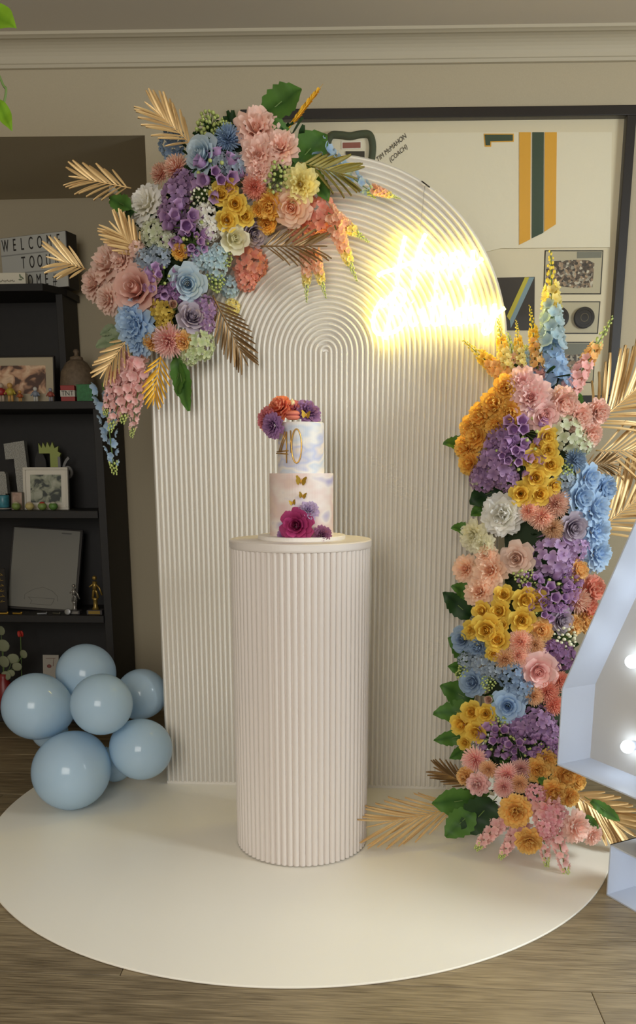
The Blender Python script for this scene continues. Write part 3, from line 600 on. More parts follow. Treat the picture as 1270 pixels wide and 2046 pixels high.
obj('tier', mesh('tier', lathe([(T2R, z1-.001), (T2R-.001, z2-.003), (T2R-.003, z2), (.001, z2)], 64), icing('icing_blue', [(.3, (236, 230, 222)), (.42, (206, 214, 226)), (.52, (238, 232, 224)), (.6, (196, 200, 224)), (.68, (240, 226, 212)), (.8, (198, 218, 224))], 8), False), ck)
def onC(u, v, rad):   # point on the cake's cylinder of radius rad facing the camera
    x = onY(u, v, CY-rad*.7)
    for _ in range(4):
        dx = max(-rad*.98, min(rad*.98, x.x-CX)); y = CY-math.sqrt(rad*rad-dx*dx); x = onY(u, v, y)
    return x
# gold number 40 pressed against the upper tier
tp = thing('number_topper', 'gold wire number forty fixed to the front of upper tier', 'cake topper', onC(590, 890, T2R+.006))
def rod(P, r=.0016, closed=False): return mesh('rod', tube([onC(u, v, T2R+.006)-tp.location for u, v in P], r, 6, closed), M_GOLD)
for P in ([(569, 862), (557, 902)], [(572, 864), (560, 903)], [(553, 903), (575, 900)], [(552, 906), (574, 907)], [(572, 862), (572, 925)], [(580, 860), (581, 905)]): obj('rod', rod(P), tp)
obj('ring', rod([(592+10*math.cos(a), 891+34*math.sin(a)) for a in [2*math.pi*k/28 for k in range(28)]], .0019, True), tp)
# butterflies
def butterfly(pos, s, roll, label, nrm=Vector((0, -1, 0)), fold=.5):
    t = thing('butterfly', label, 'butterfly', pos, 'gold sugar butterflies on the cake')
    t.rotation_euler = (0, roll, 0)
    for sx in (-1, 1):
        up = [(0, 0, 0), (.25, 0, .55), (.75, 0, .95), (.95, 0, .75), (.8, 0, .35), (.85, 0, .0), (.6, 0, -.5), (.35, 0, -.6), (.1, 0, -.2)]
        P = [Vector((sx*x*s, -x*s*fold, z*s)) for x, y, z in up]; Q = [p+Vector((0, .0012, 0)) for p in P]; n = len(P)
        F = [tuple(range(n)), tuple(range(2*n-1, n-1, -1))]+[(i, (i+1) % n, (i+1) % n+n, i+n) for i in range(n)]
        obj('wing', mesh('wing', (P+Q, F), mat('gold_leaf', (212, 172, 70), .3, .8), False), t)
    obj('body', mesh('body', sphere((0, -.001, 0), s*.5, 8, 6, (.2, .2, 1)), M_GOLD), t)
butterfly(onC(601, 962, T1R+.004), .017, .15, 'large gold butterfly at the top of lower tier')
butterfly(onC(604, 991, T1R+.004), .012, .2, 'middle gold butterfly on the lower tier')
butterfly(onC(584, 1005, T1R+.004), .010, -.2, 'lowest gold butterfly above the magenta rose')
butterfly(Vector((CX+.018, CY-.052, CZ+z2+.018)), .014, .1, 'gold butterfly on top beside the macaron')

# ------------------------------------------------------------------ petal shapes
def cup_petal(r0, r1, h, a, flare, ruf, seed, nphi=6, nt=4, z0=0.0):
    V, F, T = [], [], []
    for i in range(nt+1):
        t = i/nt; aw = a*(.55+.45*math.sin(min(1, t*1.4)*math.pi/2))*math.sqrt(max(.12, 1-max(0, (t-.55)/.45)**2*.75))
        for j in range(nphi+1):
            s = -1+2*j/nphi; ph = aw*s
            r = r0+(r1-r0)*t**.7+flare*t**3+ruf*t*t*math.sin(5*s+seed*2.1)
            z = z0+h*(t-.12*t*s*s)-flare*.55*t**4+ruf*.8*t*t*math.sin(6.3*s+seed)
            V.append((r*math.cos(ph), r*math.sin(ph), z)); T.append(t)
    w = nphi+1
    F = [(i*w+j, i*w+j+1, (i+1)*w+j+1, (i+1)*w+j) for i in range(nt) for j in range(nphi)]
    return V, F, T
def blade(L, w, cup, ruf, seed, nu=4, nt=4, tip=.6, bend=0.0):
    """strip petal: length along x, width along y, cupping to +z"""
    V, F, T = [], [], []
    for i in range(nt+1):
        t = i/nt; ww = w*(.35+.65*math.sin(min(1, t/ .75)*math.pi/2))*(math.sqrt(max(.03, 1-((t-tip)/(1-tip))**2*.85)) if t > tip else 1)
        for j in range(nu+1):
            s = -1+2*j/nu
            V.append((L*(t+ruf*.5*t*math.sin(4*s+seed)), ww*s*.5, cup*s*s*t+bend*t*t+ruf*L*t*t*math.sin(7*s+seed*1.7))); T.append(t)
    W_ = nu+1
    return V, [(i*W_+j, i*W_+j+1, (i+1)*W_+j+1, (i+1)*W_+j) for i in range(nt) for j in range(nu)], T
def spiral_bud(r, h, turns=2.2, n=34, z0=.05):
    V, F, T = [], [], []
    for i in range(n+1):
        f = i/n; a = f*turns*2*math.pi; rr = r*(.15+.85*f)
        for q, (k, z) in enumerate(((.75, 0), (1.0, .5), (.86, 1.0))): V.append((rr*k*math.cos(a), rr*k*math.sin(a), z0+h*z*(1.05-.2*f))); T.append((0.1, .5, .9)[q])
    return V, [(i*3+q, i*3+q+1, (i+1)*3+q+1, (i+1)*3+q) for i in range(n) for q in range(2)], T
def Rz(a): return Matrix.Rotation(a, 4, 'Z')
def Ry(a): return Matrix.Rotation(a, 4, 'Y')
_pc = {}
def cached(key, fn):
    if key not in _pc: _pc[key] = fn()
    return _pc[key]
def set_rose(root, m, rings, spir, seed, ruf=0.0, kind='rose'):
    key = (kind, m.name)
    obj('heart', cached(key+('bud',), lambda: mesh('heart', spiral_bud(*spir), m)), root)
    for ri, (n, r0, r1, h, fl, wf) in enumerate(rings):
        for v in range(2): cached(key+(ri, v), lambda: mesh('petal', cup_petal(r0, r1, h, math.pi/n*wf, fl, ruf, ri*3.7+v*2.3, z0=.06-.012*ri), m))
        for k in range(n): obj('petal', _pc[key+(ri, k % 2)], root, mat4=Rz(2*math.pi*k/n+ri*.9+seed+random.uniform(-.1, .1)))
ROSE = [(3, .05, .12, .36, .0, 1.25), (4, .06, .20, .36, .02, 1.25), (5, .07, .28, .32, .06, 1.2), (5, .08, .34, .25, .10, 1.2), (6, .08, .38, .15, .12, 1.15)]
SMALL = [(3, .05, .16, .46, .0, 1.3), (4, .06, .27, .42, .03, 1.3), (5, .08, .37, .32, .10, 1.2)]
FOAM = [(3, .05, .13, .36, .0, 1.3), (4, .06, .19, .36, .01, 1.3), (4, .07, .25, .34, .03, 1.3), (5, .08, .31, .30, .06, 1.2), (5, .08, .36, .22, .12, 1.2)]
PEONY = [(4, .03, .12, .36, .03, 1.2), (5, .05, .20, .36, .05, 1.25), (6, .06, .27, .31, .09, 1.25), (6, .07, .32, .24, .13, 1.2), (7, .08, .36, .14, .14, 1.2)]
def set_ball(root, m, rings, L, w, ruf, seed, kind, cup=.04, z0=.0):
    key = (kind, m.name)
    for v in range(3): cached(key+(v,), lambda: mesh('petal', blade(L, w, cup, ruf, v*2.9+1, 5, 3, .75), m))
    for ri, (n, th) in enumerate(rings):
        for k in range(n):
            a = 2*math.pi*k/n+ri*.7+seed+random.uniform(-.15, .15)
            obj('petal', _pc[key+((k+ri) % 3,)], root, mat4=Matrix.Translation((0, 0, z0)) @ Rz(a) @ Ry(-(math.pi/2-th)+random.uniform(-.08, .08)))
CARN = [(4, .15), (6, .45), (8, .78), (9, 1.1), (9, 1.42), (8, 1.75)]
def set_mum(root, m, seed):
    def mk():
        vs = []; rnd = random.Random(4)
        for i in range(150):
            z = 1-i/150*1.25; a = i*2.39996; th = math.acos(max(-1, min(1, z)))
            mt = Matrix.Translation((0, 0, .08)) @ Rz(a) @ Ry(-(math.pi/2-th)+rnd.uniform(-.1, .1))
            vs.append(xf(blade(.40+rnd.uniform(-.05, .03), .055, .03, 0, 0, 2, 3, .7, .05), mt))
        return merge(*vs)
    obj('petals', cached(('mum', m.name), lambda: mesh('petals', mk(), m)), root, mat4=Rz(seed), kind='stuff')
def floret_vf(np_=4, r=.5, cup=.12):
    return merge(*[xf(blade(r, r*.95, .05, .04, k, 3, 3, .6, cup), Rz(2*math.pi*k/np_)) for k in range(np_)])
def set_hyd(root, m, seed, n=26):
    me = cached(('flo', m.name), lambda: mesh('floret', floret_vf(), m))
    for i in range(n):
        z = 1-(i+.5)/n*1.15; a = i*2.39996+seed; th = math.acos(max(-1, min(1, z))); rr = .36+random.uniform(-.03, .04)
        s = .27+random.uniform(-.03, .03)
        obj('floret', me, root, mat4=Matrix.Translation((rr*math.sin(th)*math.cos(a), rr*math.sin(th)*math.sin(a), rr*.85*math.cos(th))) @ Rz(a) @ Ry(th) @ Rz(random.random()*6) @ Matrix.Scale(s, 4))
def bell_vf():
    V, F, T = [], [], []; n = 10
    for q, (r, z) in enumerate(((.12, 0), (.34, .2), (.40, .55), (.36, .8), (.5, 1.0))):
        for k in range(n): rr = r*(1+(.14 if q == 4 else 0)*math.cos(2*math.pi*k/n*5)); V.append((rr*math.cos(2*math.pi*k/n), rr*math.sin(2*math.pi*k/n), z)); T.append((.0, .3, .6, .8, 1)[q])
    F = [(q*n+k, q*n+(k+1) % n, (q+1)*n+(k+1) % n, (q+1)*n+k) for q in range(4) for k in range(n)]+[tuple(range(n-1, -1, -1))]
    return V, F, T
M_BUDG = mat('bud_green', (176, 188, 110), .6); M_BUDW = mat('bud_white', (226, 226, 196), .6)
def set_bell(root, m, seed, n=13, size=.24):
    me = cached(('bell', m.name), lambda: mesh('floret', bell_vf(), m)); st, bd = [], []; rnd = random.Random(int(seed*100))
    for i in range(n+6):
        z = 1-(i+.5)/(n+6)*.95; a = i*2.39996+seed; th = math.acos(z); rr = rnd.uniform(.3, .42)
        d = Vector((math.sin(th)*math.cos(a), math.sin(th)*math.sin(a), math.cos(th)*.8)); st.append(tube([(0, 0, -.1), tuple(d*rr)], .012, 4, cap=False))
        if i % 3 == 2 and len(bd) < 6: bd.append(sphere(tuple(d*(rr+.08)), .045, 6, 5)); continue
        s = size*rnd.uniform(.8, 1.1)
        obj('floret', me, root, mat4=Matrix.Translation(d*rr) @ Rz(a+rnd.uniform(-.3, .3)) @ Ry(th*.8+rnd.uniform(-.3, .3)) @ Matrix.Scale(s, 4))
    obj('stems', mesh('stems', merge(*st), M_STEM), root, kind='stuff')
    if bd: obj('buds', mesh('buds', merge(*bd), M_BUDG), root, kind='stuff')
def set_berry(root, m, seed, n=34):
    st, bd = [], []; rnd = random.Random(int(seed*100))
    for i in range(n):
        z = 1-(i+.5)/n; a = i*2.39996+seed; th = math.acos(z); rr = rnd.uniform(.3, .48); d = Vector((math.sin(th)*math.cos(a), math.sin(th)*math.sin(a), math.cos(th)*.8))
        st.append(tube([(0, 0, -.05), tuple(d*rr)], .010, 4, cap=False)); bd.append(sphere(tuple(d*rr), rnd.uniform(.04, .07), 7, 5, (1, 1, 1.2)))
    obj('stems', mesh('stems', merge(*st), M_STEM), root, kind='stuff'); obj('buds', mesh('buds', merge(*bd), m), root, kind='stuff')
def set_bud(root, m, seed):
    set_rose(root, m, [(3, .05, .2, .6, -.03, 1.4), (3, .06, .26, .6, -.05, 1.4)], (.12, .5), seed, 0, 'bud')
    obj('calyx', cached(('calyx',), lambda: mesh('calyx', lathe([(.04, -.12), (.2, .0), (.24, .12)], 10), M_STEM)), root)

# colour table: heart, rim
CT = dict(
 paleblue=((160, 190, 212), (214, 228, 236)), slateblue=((126, 150, 184), (166, 188, 212)), skyblue=((158, 190, 226), (194, 218, 241)), greyblue=((148, 162, 180), (186, 198, 208)), iceblue=((170, 198, 208), (214, 230, 234)),
 blush=((246, 198, 180), (252, 218, 204)), pink=((242, 176, 172), (250, 206, 198)), dusty=((230, 166, 150), (244, 202, 188)), dustylight=((238, 196, 180), (248, 220, 206)), coral=((238, 148, 128), (248, 186, 164)), rosepink=((240, 178, 174), (250, 214, 208)), peach=((250, 192, 152), (252, 220, 194)), beige=((218, 180, 160), (238, 212, 196)), hotpink=((236, 160, 172), (248, 204, 206)),
 peachmum=((240, 166, 150), (252, 220, 198)), tanmum=((228, 176, 132), (248, 214, 174)), pinkmum=((240, 158, 158), (253, 222, 212)),
 yellow=((226, 168, 50), (248, 220, 104)), lemon=((232, 206, 104), (250, 240, 172)), mustard=((190, 158, 64), (222, 196, 96)), orange=((248, 186, 72), (255, 214, 116)), marigold=((240, 178, 84), (252, 214, 130)), apricot=((242, 184, 106), (252, 214, 148)),
 white=((240, 236, 214), (252, 250, 246)), cream=((232, 226, 180), (246, 242, 216)), whitegreen=((208, 216, 170), (236, 238, 218)), greenwhite=((184, 200, 140), (226, 232, 198)),
 purple=((146, 112, 156), (190, 156, 192)), darkpurple=((126, 88, 132), (164, 124, 164)), lilac=((172, 136, 186), (214, 186, 220)), bell=((146, 100, 160), (212, 176, 218)), mauve=((116, 94, 126), (208, 196, 208)), mauveback=((104, 82, 108), (160, 138, 160)),
 magenta=((150, 36, 92), (196, 74, 132)))
KN = dict(R=('rose', 'rose'), r=('spray_rose', 'rose'), F=('foam_rose', 'rose'), P=('peony', 'flower'), C=('carnation', 'flower'), M=('chrysanthemum', 'flower'), H=('hydrangea', 'flower'), B=('bellflower_spray', 'flower'), b=('flower_bud', 'flower'), Y=('berry_spray', 'berries'))
KW = dict(R='rose', r='spray rose', F='foam rose', P='peony', C='carnation', M='chrysanthemum', H='hydrangea', B='bellflower spray', b='closed bud', Y='berry spray')
CW = dict(paleblue='pale blue', slateblue='slate blue', skyblue='sky blue', greyblue='grey blue', iceblue='icy blue', dustylight='dusty pink', dusty='dusty pink', rosepink='light pink', hotpink='bright pink', peachmum='peachy pink', tanmum='tan', pinkmum='pink', whitegreen='white', greenwhite='greenish white', darkpurple='dark purple', bell='purple', mauve='mauve', mauveback='mauve', greenyellow='greenish yellow', corald='coral', pinkd='deep pink')
ORD = {2: ['upper', 'lower'], 3: ['top', 'middle', 'lowest'], 4: ['topmost', 'second from top', 'third from top', 'lowest'], 5: ['topmost', 'second from top', 'middle', 'fourth from top', 'lowest']}
def ordn(i, n):
    if n in ORD: return ORD[n][i]
    w = ['topmost', 'second from top', 'third from top', 'fourth from top', 'fifth from top', 'sixth from top', 'seventh from top', 'eighth from top', 'ninth from top']
    return w[i] if i < n-1 else 'lowest'

def make_flower(kind, colr, pos, d, nrm, label, group):
    nm, cat = KN[kind]; t = thing(nm, label, cat, pos, group)
    q = nrm.to_track_quat('Z', 'Y'); seed = random.random()*6.28
    t.matrix_basis = Matrix.Translation(pos) @ q.to_matrix().to_4x4() @ Rz(seed) @ Matrix.Scale(d, 4)
    m = petal_mat('petal_'+colr, *CT[colr], trans=.38) if kind != 'Y' else (M_BUDW if colr == 'white' else M_BUDG)
    if kind == 'R': set_rose(t, m, ROSE, (.11, .36), seed, .006, 'R')
    elif kind == 'r': set_rose(t, m, SMALL, (.12, .42), seed, .012, 'r')
    elif kind == 'F': set_rose(t, m, FOAM, (.11, .36), seed, 0, 'F')
    elif kind == 'P': set_rose(t, m, PEONY, (.07, .3), seed, .028, 'P')
    elif kind == 'C': set_ball(t, m, CARN, .44, .34, .07, seed, 'C')
    elif kind == 'M': set_mum(t, m, seed)
    elif kind == 'H': set_hyd(t, m, seed)
    elif kind == 'B': set_bell(t, m, seed)
    elif kind == 'Y': set_berry(t, m, seed)
    elif kind == 'b': set_bud(t, m, seed)
    return t

def seg_near(poly, u, v):
    best = None
    for (a, b) in zip(poly[:-1], poly[1:]):
        ax, ay = a; bx, by = b; L = (bx-ax)**2+(by-ay)**2; t = max(0, min(1, ((u-ax)*(bx-ax)+(v-ay)*(by-ay))/L)); qx, qy = ax+t*(bx-ax), ay+t*(by-ay)
        dd = math.hypot(u-qx, v-qy)
        if best is None or dd < best[0]: best = (dd, u-qx, v-qy)
    return best
LPOLY = [(590, 330), (450, 330), (375, 450), (300, 590), (340, 660)]
RPOLY = [(1090, 790), (1070, 950), (1080, 1150), (1050, 1300), (1045, 1450), (1060, 1590)]
def surf(side, u, v):
    if side == 'L':
        d, du, dv = seg_near(LPOLY, u, v); hw = 125.; y = -.05-.13*math.sqrt(max(0, 1-(d/hw)**2)); tilt = .9
    else:
        d, du, dv = seg_near(RPOLY, u, v); hw = 165.
        base = -.12-.14*max(0, min(1, (v-1150)/350))-.26*max(0, min(1, (v-1480)/200)); y = base-.17*math.sqrt(max(0, 1-(d/hw)**2)); tilt = .9
        if v > 1600: dv *= .3
    n = Vector((du/hw*tilt, -1.0, -dv/hw*tilt*.8+(.12 if v > 1100 else -.05))).normalized()
    return y, n
SIDE = {'L': 'left arrangement', 'R': 'right flower column'}
def flowers(side, kind, colr, where, items):
    items = sorted(items, key=lambda a: a[1]); n = len(items); nm, _ = KN[kind]
    cw = CW.get(colr, colr); kw = KW[kind]
    for i, (u, v, d) in enumerate(items):
        y, nr = surf(side, u, v); sc = (y-CAM.y)*1.0/FPX*1.03; D = d*sc*1.12
        pos = onY(u, v, y) - nr*(D*.2)
        nr = (nr+Vector((random.uniform(-.18, .18), 0, random.uniform(-.18, .18)))).normalized()
        lab = ('%s %s %s' % (cw, kw, where)) if n == 1 else ('%s %s %s, %s' % (cw, kw, where, ordn(i, n)))
        make_flower(kind, colr, pos, D, nr, lab, None if n == 1 else '%s %ss in the %s %s' % (cw, kw, SIDE[side], where))

# ------------------------------------------------------------------ spikes, fronds, leaves
def frame_from(p0, p1, nrm):
    x = (p1-p0).normalized(); z = (nrm-x*nrm.dot(x)).normalized(); y = z.cross(x)
    return Matrix(((x.x, y.x, z.x, p0.x), (x.y, y.y, z.y, p0.y), (x.z, y.z, z.z, p0.z), (0, 0, 0, 1)))
M_SEPAL = mat('spike_tip_green', (190, 204, 120), .6)
def spike(name, base, tip, yb, yt, wpx, ca, cb, label, group, n=36, tipcol=None, sparse=1.0):
    p0, p1 = onY(*base, yb), onY(*tip, yt); L = (p1-p0).length; W = pu(wpx, yb)/L
    t = thing(name, label, 'flower', p0, group)
    t.matrix_basis = frame_from(p0, p1, Vector((0, -1, .15))) @ Matrix.Scale(L, 4)
    obj('stem', mesh('stem', tube([(0, 0, 0), (.5, random.uniform(-.02, .02), -.01), (1, 0, 0)], lambda f: .012*(1-.6*f), 6), M_STEM), t)
    ma, mb = petal_mat('petal_'+ca, *CT[ca]), petal_mat('petal_'+cb, *CT[cb]); cut = .62 if ca != cb else .85
    for i in range(n):
        f = .02+cut*i/(n-1); a = i*2.39996; w = W*(.62-.38*f)*sparse; m = ma if f < cut*.72 else mb
        me = cached(('sflo', m.name), lambda: mesh('floret', floret_vf(5, .5, .2), m))
        off = Vector((0, math.cos(a)*w*.55, math.sin(a)*w*.55)); d = Vector((.35, math.cos(a), math.sin(a))).normalized()
        obj('floret', me, t, mat4=Matrix.Translation(Vector((f, 0, 0))+off) @ d.to_track_quat('Z', 'Y').to_matrix().to_4x4() @ Matrix.Scale(max(w*1.0, W*.26), 4))
    bd = []
    for i in range(22):
        f = cut+.01+(1-cut-.01)*i/21; a = i*2.4; w = W*.30*(1.15-f)/(1.15-cut); r = max(W*.11*(1.3-f), .006); bd.append(sphere((f, math.cos(a)*w*.6, math.sin(a)*w*.6), r, 6, 5, (1.5, 1, 1)))
    obj('buds', mesh('buds', merge(*bd), tipcol or M_SEPAL), t, kind='stuff')
    return t
M_GOLDF = mat('gold_palm', (222, 188, 132), .42, .4); M_GOLDY = mat('gold_palm_yellow', (232, 178, 50), .4, .4); M_GOLDB = mat('gold_palm_brown', (138, 108, 70), .4, .55)
def frond(root, tip, yr, yt, lpx, npair, m, label, group='gold palm fronds in the flowers', ang=.75, w=.16, droop=.0, nrm=(0, -1, .25), sides=(-1, 1), bend=0.0, name='palm_frond', cat='leaf'):
    p0, p1 = onY(*root, yr), onY(*tip, yt); L = (p1-p0).length; ll = pu(lpx, yr)/L
    t = thing(name, label, cat, p0, group); t.matrix_basis = frame_from(p0, p1, Vector(nrm)) @ Matrix.Scale(L, 4)
    R = [(x, bend*4*x*(1-x), -.02*x) for x in [i/12 for i in range(13)]]
    obj('stalk', mesh('stalk', tube(R, lambda f: .013*(1.2-f), 6), m), t)
    me = cached(('lft', m.name, round(w, 2)), lambda: mesh('leaflet', blade(1, w, .05, 0, 0, 2, 6, .35, -.10), m))
    for i in range(npair):
        f = .08+.72*i/(npair-1)
        for s in sides:
            k = ll*(math.sin(math.pi*(.16+.72*f))**.7); a = s*ang*(1.05-.7*f)+random.uniform(-.05, .05)
            obj('leaflet', me, t, mat4=Matrix.Translation((f, bend*4*f*(1-f), -.02*f)) @ Rz(a) @ Ry(random.uniform(-.2, .15)) @ Matrix.Rotation(s*.5, 4, 'X') @ Matrix.Scale(k, 4))
    obj('leaflet', me, t, mat4=Matrix.Translation((.80, bend*.64, -.02)) @ Matrix.Scale(ll*.6, 4))
    return t
def leaf_vf(w=.62, teeth=6, nt=18, fold=.12):
    V, F, T = [], [], []
    for i in range(nt+1):
        t = i/nt; ww = w*math.sin(math.pi*min(1, t*.93+.05))**.75*(1-.25*t)*(1+.13*(1-2*((t*teeth) % 1)))
        for j, s in enumerate((-1, -.5, 0, .5, 1)): V.append((t, ww*.5*s, fold*abs(s)*ww+.05*math.sin(9*t+s)-.15*t*t)); T.append(.75 if s else .1)
    return V, [(i*5+j, i*5+j+1, i*5+6+j, i*5+5+j) for i in range(nt) for j in range(4)], T
def leaf(root, tip, yr, yt, label, m=None, w=.62, group='green leaves among the flowers', nrm=(0, -1, .3)):
    p0, p1 = onY(*root, yr), onY(*tip, yt); L = (p1-p0).length; m = m or M_GREEN
    t = thing('leaf', label, 'leaf', p0, group); t.matrix_basis = frame_from(p0, p1, Vector(nrm)+Vector((random.uniform(-.4, .4), 0, random.uniform(-.3, .3)))) @ Matrix.Scale(L, 4)
    obj('blade', cached(('leaf', m.name, w), lambda: mesh('blade', leaf_vf(w), m)), t); obj('stalk', cached(('stalk',), lambda: mesh('stalk', tube([(-.22, 0, -.04), (0, 0, 0), (.5, 0, .0)], .012, 5), M_STEM)), t)
    return t

# ------------------------------------------------------------------ foam cores with dark foliage
def core(name, label, poly, side, rpx, depth, t=None, ymax=9):
    P = [];
    for u, v in poly:
        y, _ = surf(side, u, v); P.append(onY(u, v, y+depth))
    sp = spline(P, 6); t = t or thing(name, label, 'foliage', sp[0]); o0 = t.location.copy()
    V, F = tube([p-o0 for p in sp], lambda f: pu(rpx, -.1)*(.55+.45*math.sin(math.pi*min(.95, max(.08, f)))**.5), 12)
    V = [tuple(Vector(p)+Vector((random.uniform(-1, 1), random.uniform(-1, 1), random.uniform(-1, 1)))*.006) for p in V]; V = [(x, min(y, ymax-o0.y), z) for x, y, z in V]
    obj('foam', mesh('foam', (V, F), mat('foam_green', (40, 56, 34), .9)), t)
    L = []; rnd = random.Random(3)
    for k in range(420):
        p = sp[rnd.randrange(len(sp))]-o0; d = Vector((rnd.gauss(0, 1), -abs(rnd.gauss(0, 1)), rnd.gauss(0, 1))).normalized()
        q = p+d*pu(rpx, -.1)*rnd.uniform(.65, .95); d2 = (d+Vector((rnd.gauss(0, .5), rnd.gauss(0, .3), rnd.gauss(0, .5)))).normalized()
        L.append(xf(blade(rnd.uniform(.035, .06), .024, .006, 0, 0, 2, 3, .4), Matrix.Translation(q) @ d2.to_track_quat('X', 'Z').to_matrix().to_4x4()))
    obj('foliage', mesh('foliage', merge(*L), M_DKGREEN), t, kind='stuff')
    return t
core('floral_foam', 'dark green foliage base holding the flowers on the arch top left', [(560, 310), (450, 310), (375, 420), (320, 540), (320, 650)], 'L', 44, .11, None, -.014)
RIGHTCORE = ([(1070, 800), (1075, 950), (1085, 1150), (1060, 1300), (1045, 1450), (1050, 1580)], 'R', 78, .16)
# white stand under the column
st = thing('flower_stand', 'white footed stand with dark green foam inside the right flower column', 'stand', (.62, -.12, dz))
obj('foot', mesh('foot', box(-.175, .12, -.06, .10, 0, .028, .003), M_WHITE, False), st)
obj('foot', mesh('foot', box(-.09, .03, -.28, -.06, 0, .02, .003), M_WHITE, False), st)
obj('post', mesh('post', box(-.015, .015, -.01, .02, .028, 1.25, .002), M_WHITE, False), st)
core('floral_foam', '', *RIGHTCORE, st)

# ------------------------------------------------------------------ left arrangement
LF = lambda *a: flowers('L', *a)
LF('F', 'paleblue', 'beside the gold frond at the top left of the arch', [(402, 307, 70)])
LF('H', 'slateblue', 'behind the top gold frond', [(335, 282, 56)])
LF('M', 'slateblue', 'between the pale blue rose and blush peonies', [(452, 273, 56)])
LF('Y', 'greenyellow', 'at the top above the pale blue rose', [(414, 242, 50), (442, 252, 34)])
LF('M', 'peachmum', 'below the top gold frond', [(348, 334, 54), (318, 345, 44)])
LF('H', 'purple', 'right of the white peony', [(345, 385, 66), (338, 425, 60), (360, 358, 50)])
LF('P', 'white', 'at the left edge with a bud beside it', [(288, 406, 70)])
LF('b', 'white', 'on a thin stem left of the white peony', [(233, 384, 26)])
LF('H', 'whitegreen', 'below the white peony', [(300, 462, 58), (325, 478, 46)])
LF('B', 'bell', 'in front of the purple hydrangeas', [(366, 450, 80), (434, 352, 78), (385, 485, 50)])
LF('Y', 'white', 'between the two purple bellflower sprays', [(402, 385, 44)])
LF('r', 'yellow', 'in the left arrangement yellow cluster', [(438, 388, 40), (457, 378, 34), (471, 408, 42), (491, 433, 36), (454, 440, 40)])
LF('C', 'orange', 'right of the yellow spray roses', [(538, 411, 54), (516, 420, 30), (531, 450, 40)])
LF('P', 'blush', 'in the big blush cluster at the arch top', [(510, 252, 80), (515, 308, 72), (560, 292, 60), (516, 340, 46)])
LF('M', 'coral', 'below the blush peonies', [(507, 374, 52)])
LF('Y', 'greenwhite', 'right below the blush peonies', [(556, 353, 56)])
LF('P', 'lemon', 'beside the green berry spray', [(601, 368, 60)])
LF('R', 'peach', 'below the lemon peony', [(583, 414, 68)])
LF('H', 'coral', 'at the right tip of left arrangement', [(640, 435, 72), (603, 468, 54), (660, 450, 46)])
LF('r', 'cream', 'left of the mauve rose near the centre', [(468, 478, 54)])
LF('F', 'mauve', 'right of the cream rose', [(509, 466, 52)])
LF('H', 'coral', 'hanging below the mauve rose over the ribs', [(508, 530, 72), (498, 560, 46)])
LF('H', 'white', 'left of the yellow spray roses', [(410, 432, 50), (420, 460, 40)])
LF('H', 'iceblue', 'around the lower pale blue rose', [(405, 514, 46), (434, 532, 50), (463, 575, 44), (440, 505, 36)])
LF('Y', 'greenyellow', 'among the icy blue hydrangeas', [(431, 563, 40), (452, 520, 30)])
LF('F', 'paleblue', 'in the middle of the icy blue hydrangeas', [(376, 566, 70)])
LF('R', 'dusty', 'large and open at the left edge', [(270, 578, 92)])
LF('P', 'dustylight', 'in the cluster left of the dusty rose', [(212, 526, 80), (183, 566, 60), (212, 598, 54), (240, 518, 52)])
LF('B', 'bell', 'left of the lower pale blue rose', [(322, 562, 60)])
LF('H', 'darkpurple', 'below the lower purple bellflower spray', [(346, 588, 46), (325, 590, 40)])
LF('H', 'greyblue', 'above the dusty rose', [(285, 520, 50), (315, 510, 48)])
LF('H', 'mustard', 'right of the dusty rose', [(320, 618, 52), (325, 645, 36)])
LF('b', 'beige', 'left of the mauve rose low down', [(347, 610, 32)])
LF('F', 'mauve', 'low on the left arrangement beside purple hydrangea', [(383, 634, 58)])
LF('H', 'purple', 'right of the lower mauve rose', [(413, 614, 52), (412, 646, 40)])
LF('P', 'skyblue', 'below the dusty rose', [(267, 652, 84), (272, 685, 56), (258, 625, 50)])
LF('M', 'pinkmum', 'at the bottom of left arrangement', [(333, 680, 74)])
LF('C', 'apricot', 'beside the pink chrysanthemum at the bottom', [(299, 682, 38), (366, 682, 42)])
LF('H', 'greenwhite', 'right of the pink chrysanthemum', [(400, 690, 64), (380, 712, 40)])
LF('H', 'lemon', 'right of the lower purple hydrangeas', [(468, 612, 34)])
LF('H', 'greyblue', 'under the slate blue chrysanthemum', [(470, 330, 50), (440, 322, 40)])
LF('C', 'orange', 'under the upper purple bellflowers', [(358, 502, 32)])
LF('H', 'dustylight', 'filling behind the white hydrangeas', [(265, 498, 44)])
g = 'pink stock spikes hanging from the left arrangement'
for b, t, w, l in (((265, 705), (219, 862), 44, 'pale pink stock spike hanging leftmost, longest of four'), ((272, 712), (244, 846), 44, 'pale pink stock spike hanging second from left'), ((284, 735), (262, 874), 32, 'pale pink stock spike hanging rightmost beside the gold frond'), ((234, 735), (209, 830), 34, 'pale pink stock spike hanging short behind the gold frond')):
    spike('stock_spike', b, t, -.13, -.14, w, 'rosepink', 'rosepink', l, g)
spike('delphinium_spike', (205, 765), (229, 948), -.08, -.09, 46, 'skyblue', 'skyblue', 'blue delphinium spike hanging lowest from the left arrangement', None, 22)
spike('delphinium_spike', (632, 300), (752, 392), -.10, -.06, 44, 'skyblue', 'skyblue', 'blue delphinium spike reaching right over the arch top', None, 24)
g = 'yellow tipped spikes trailing over the arch ribs'
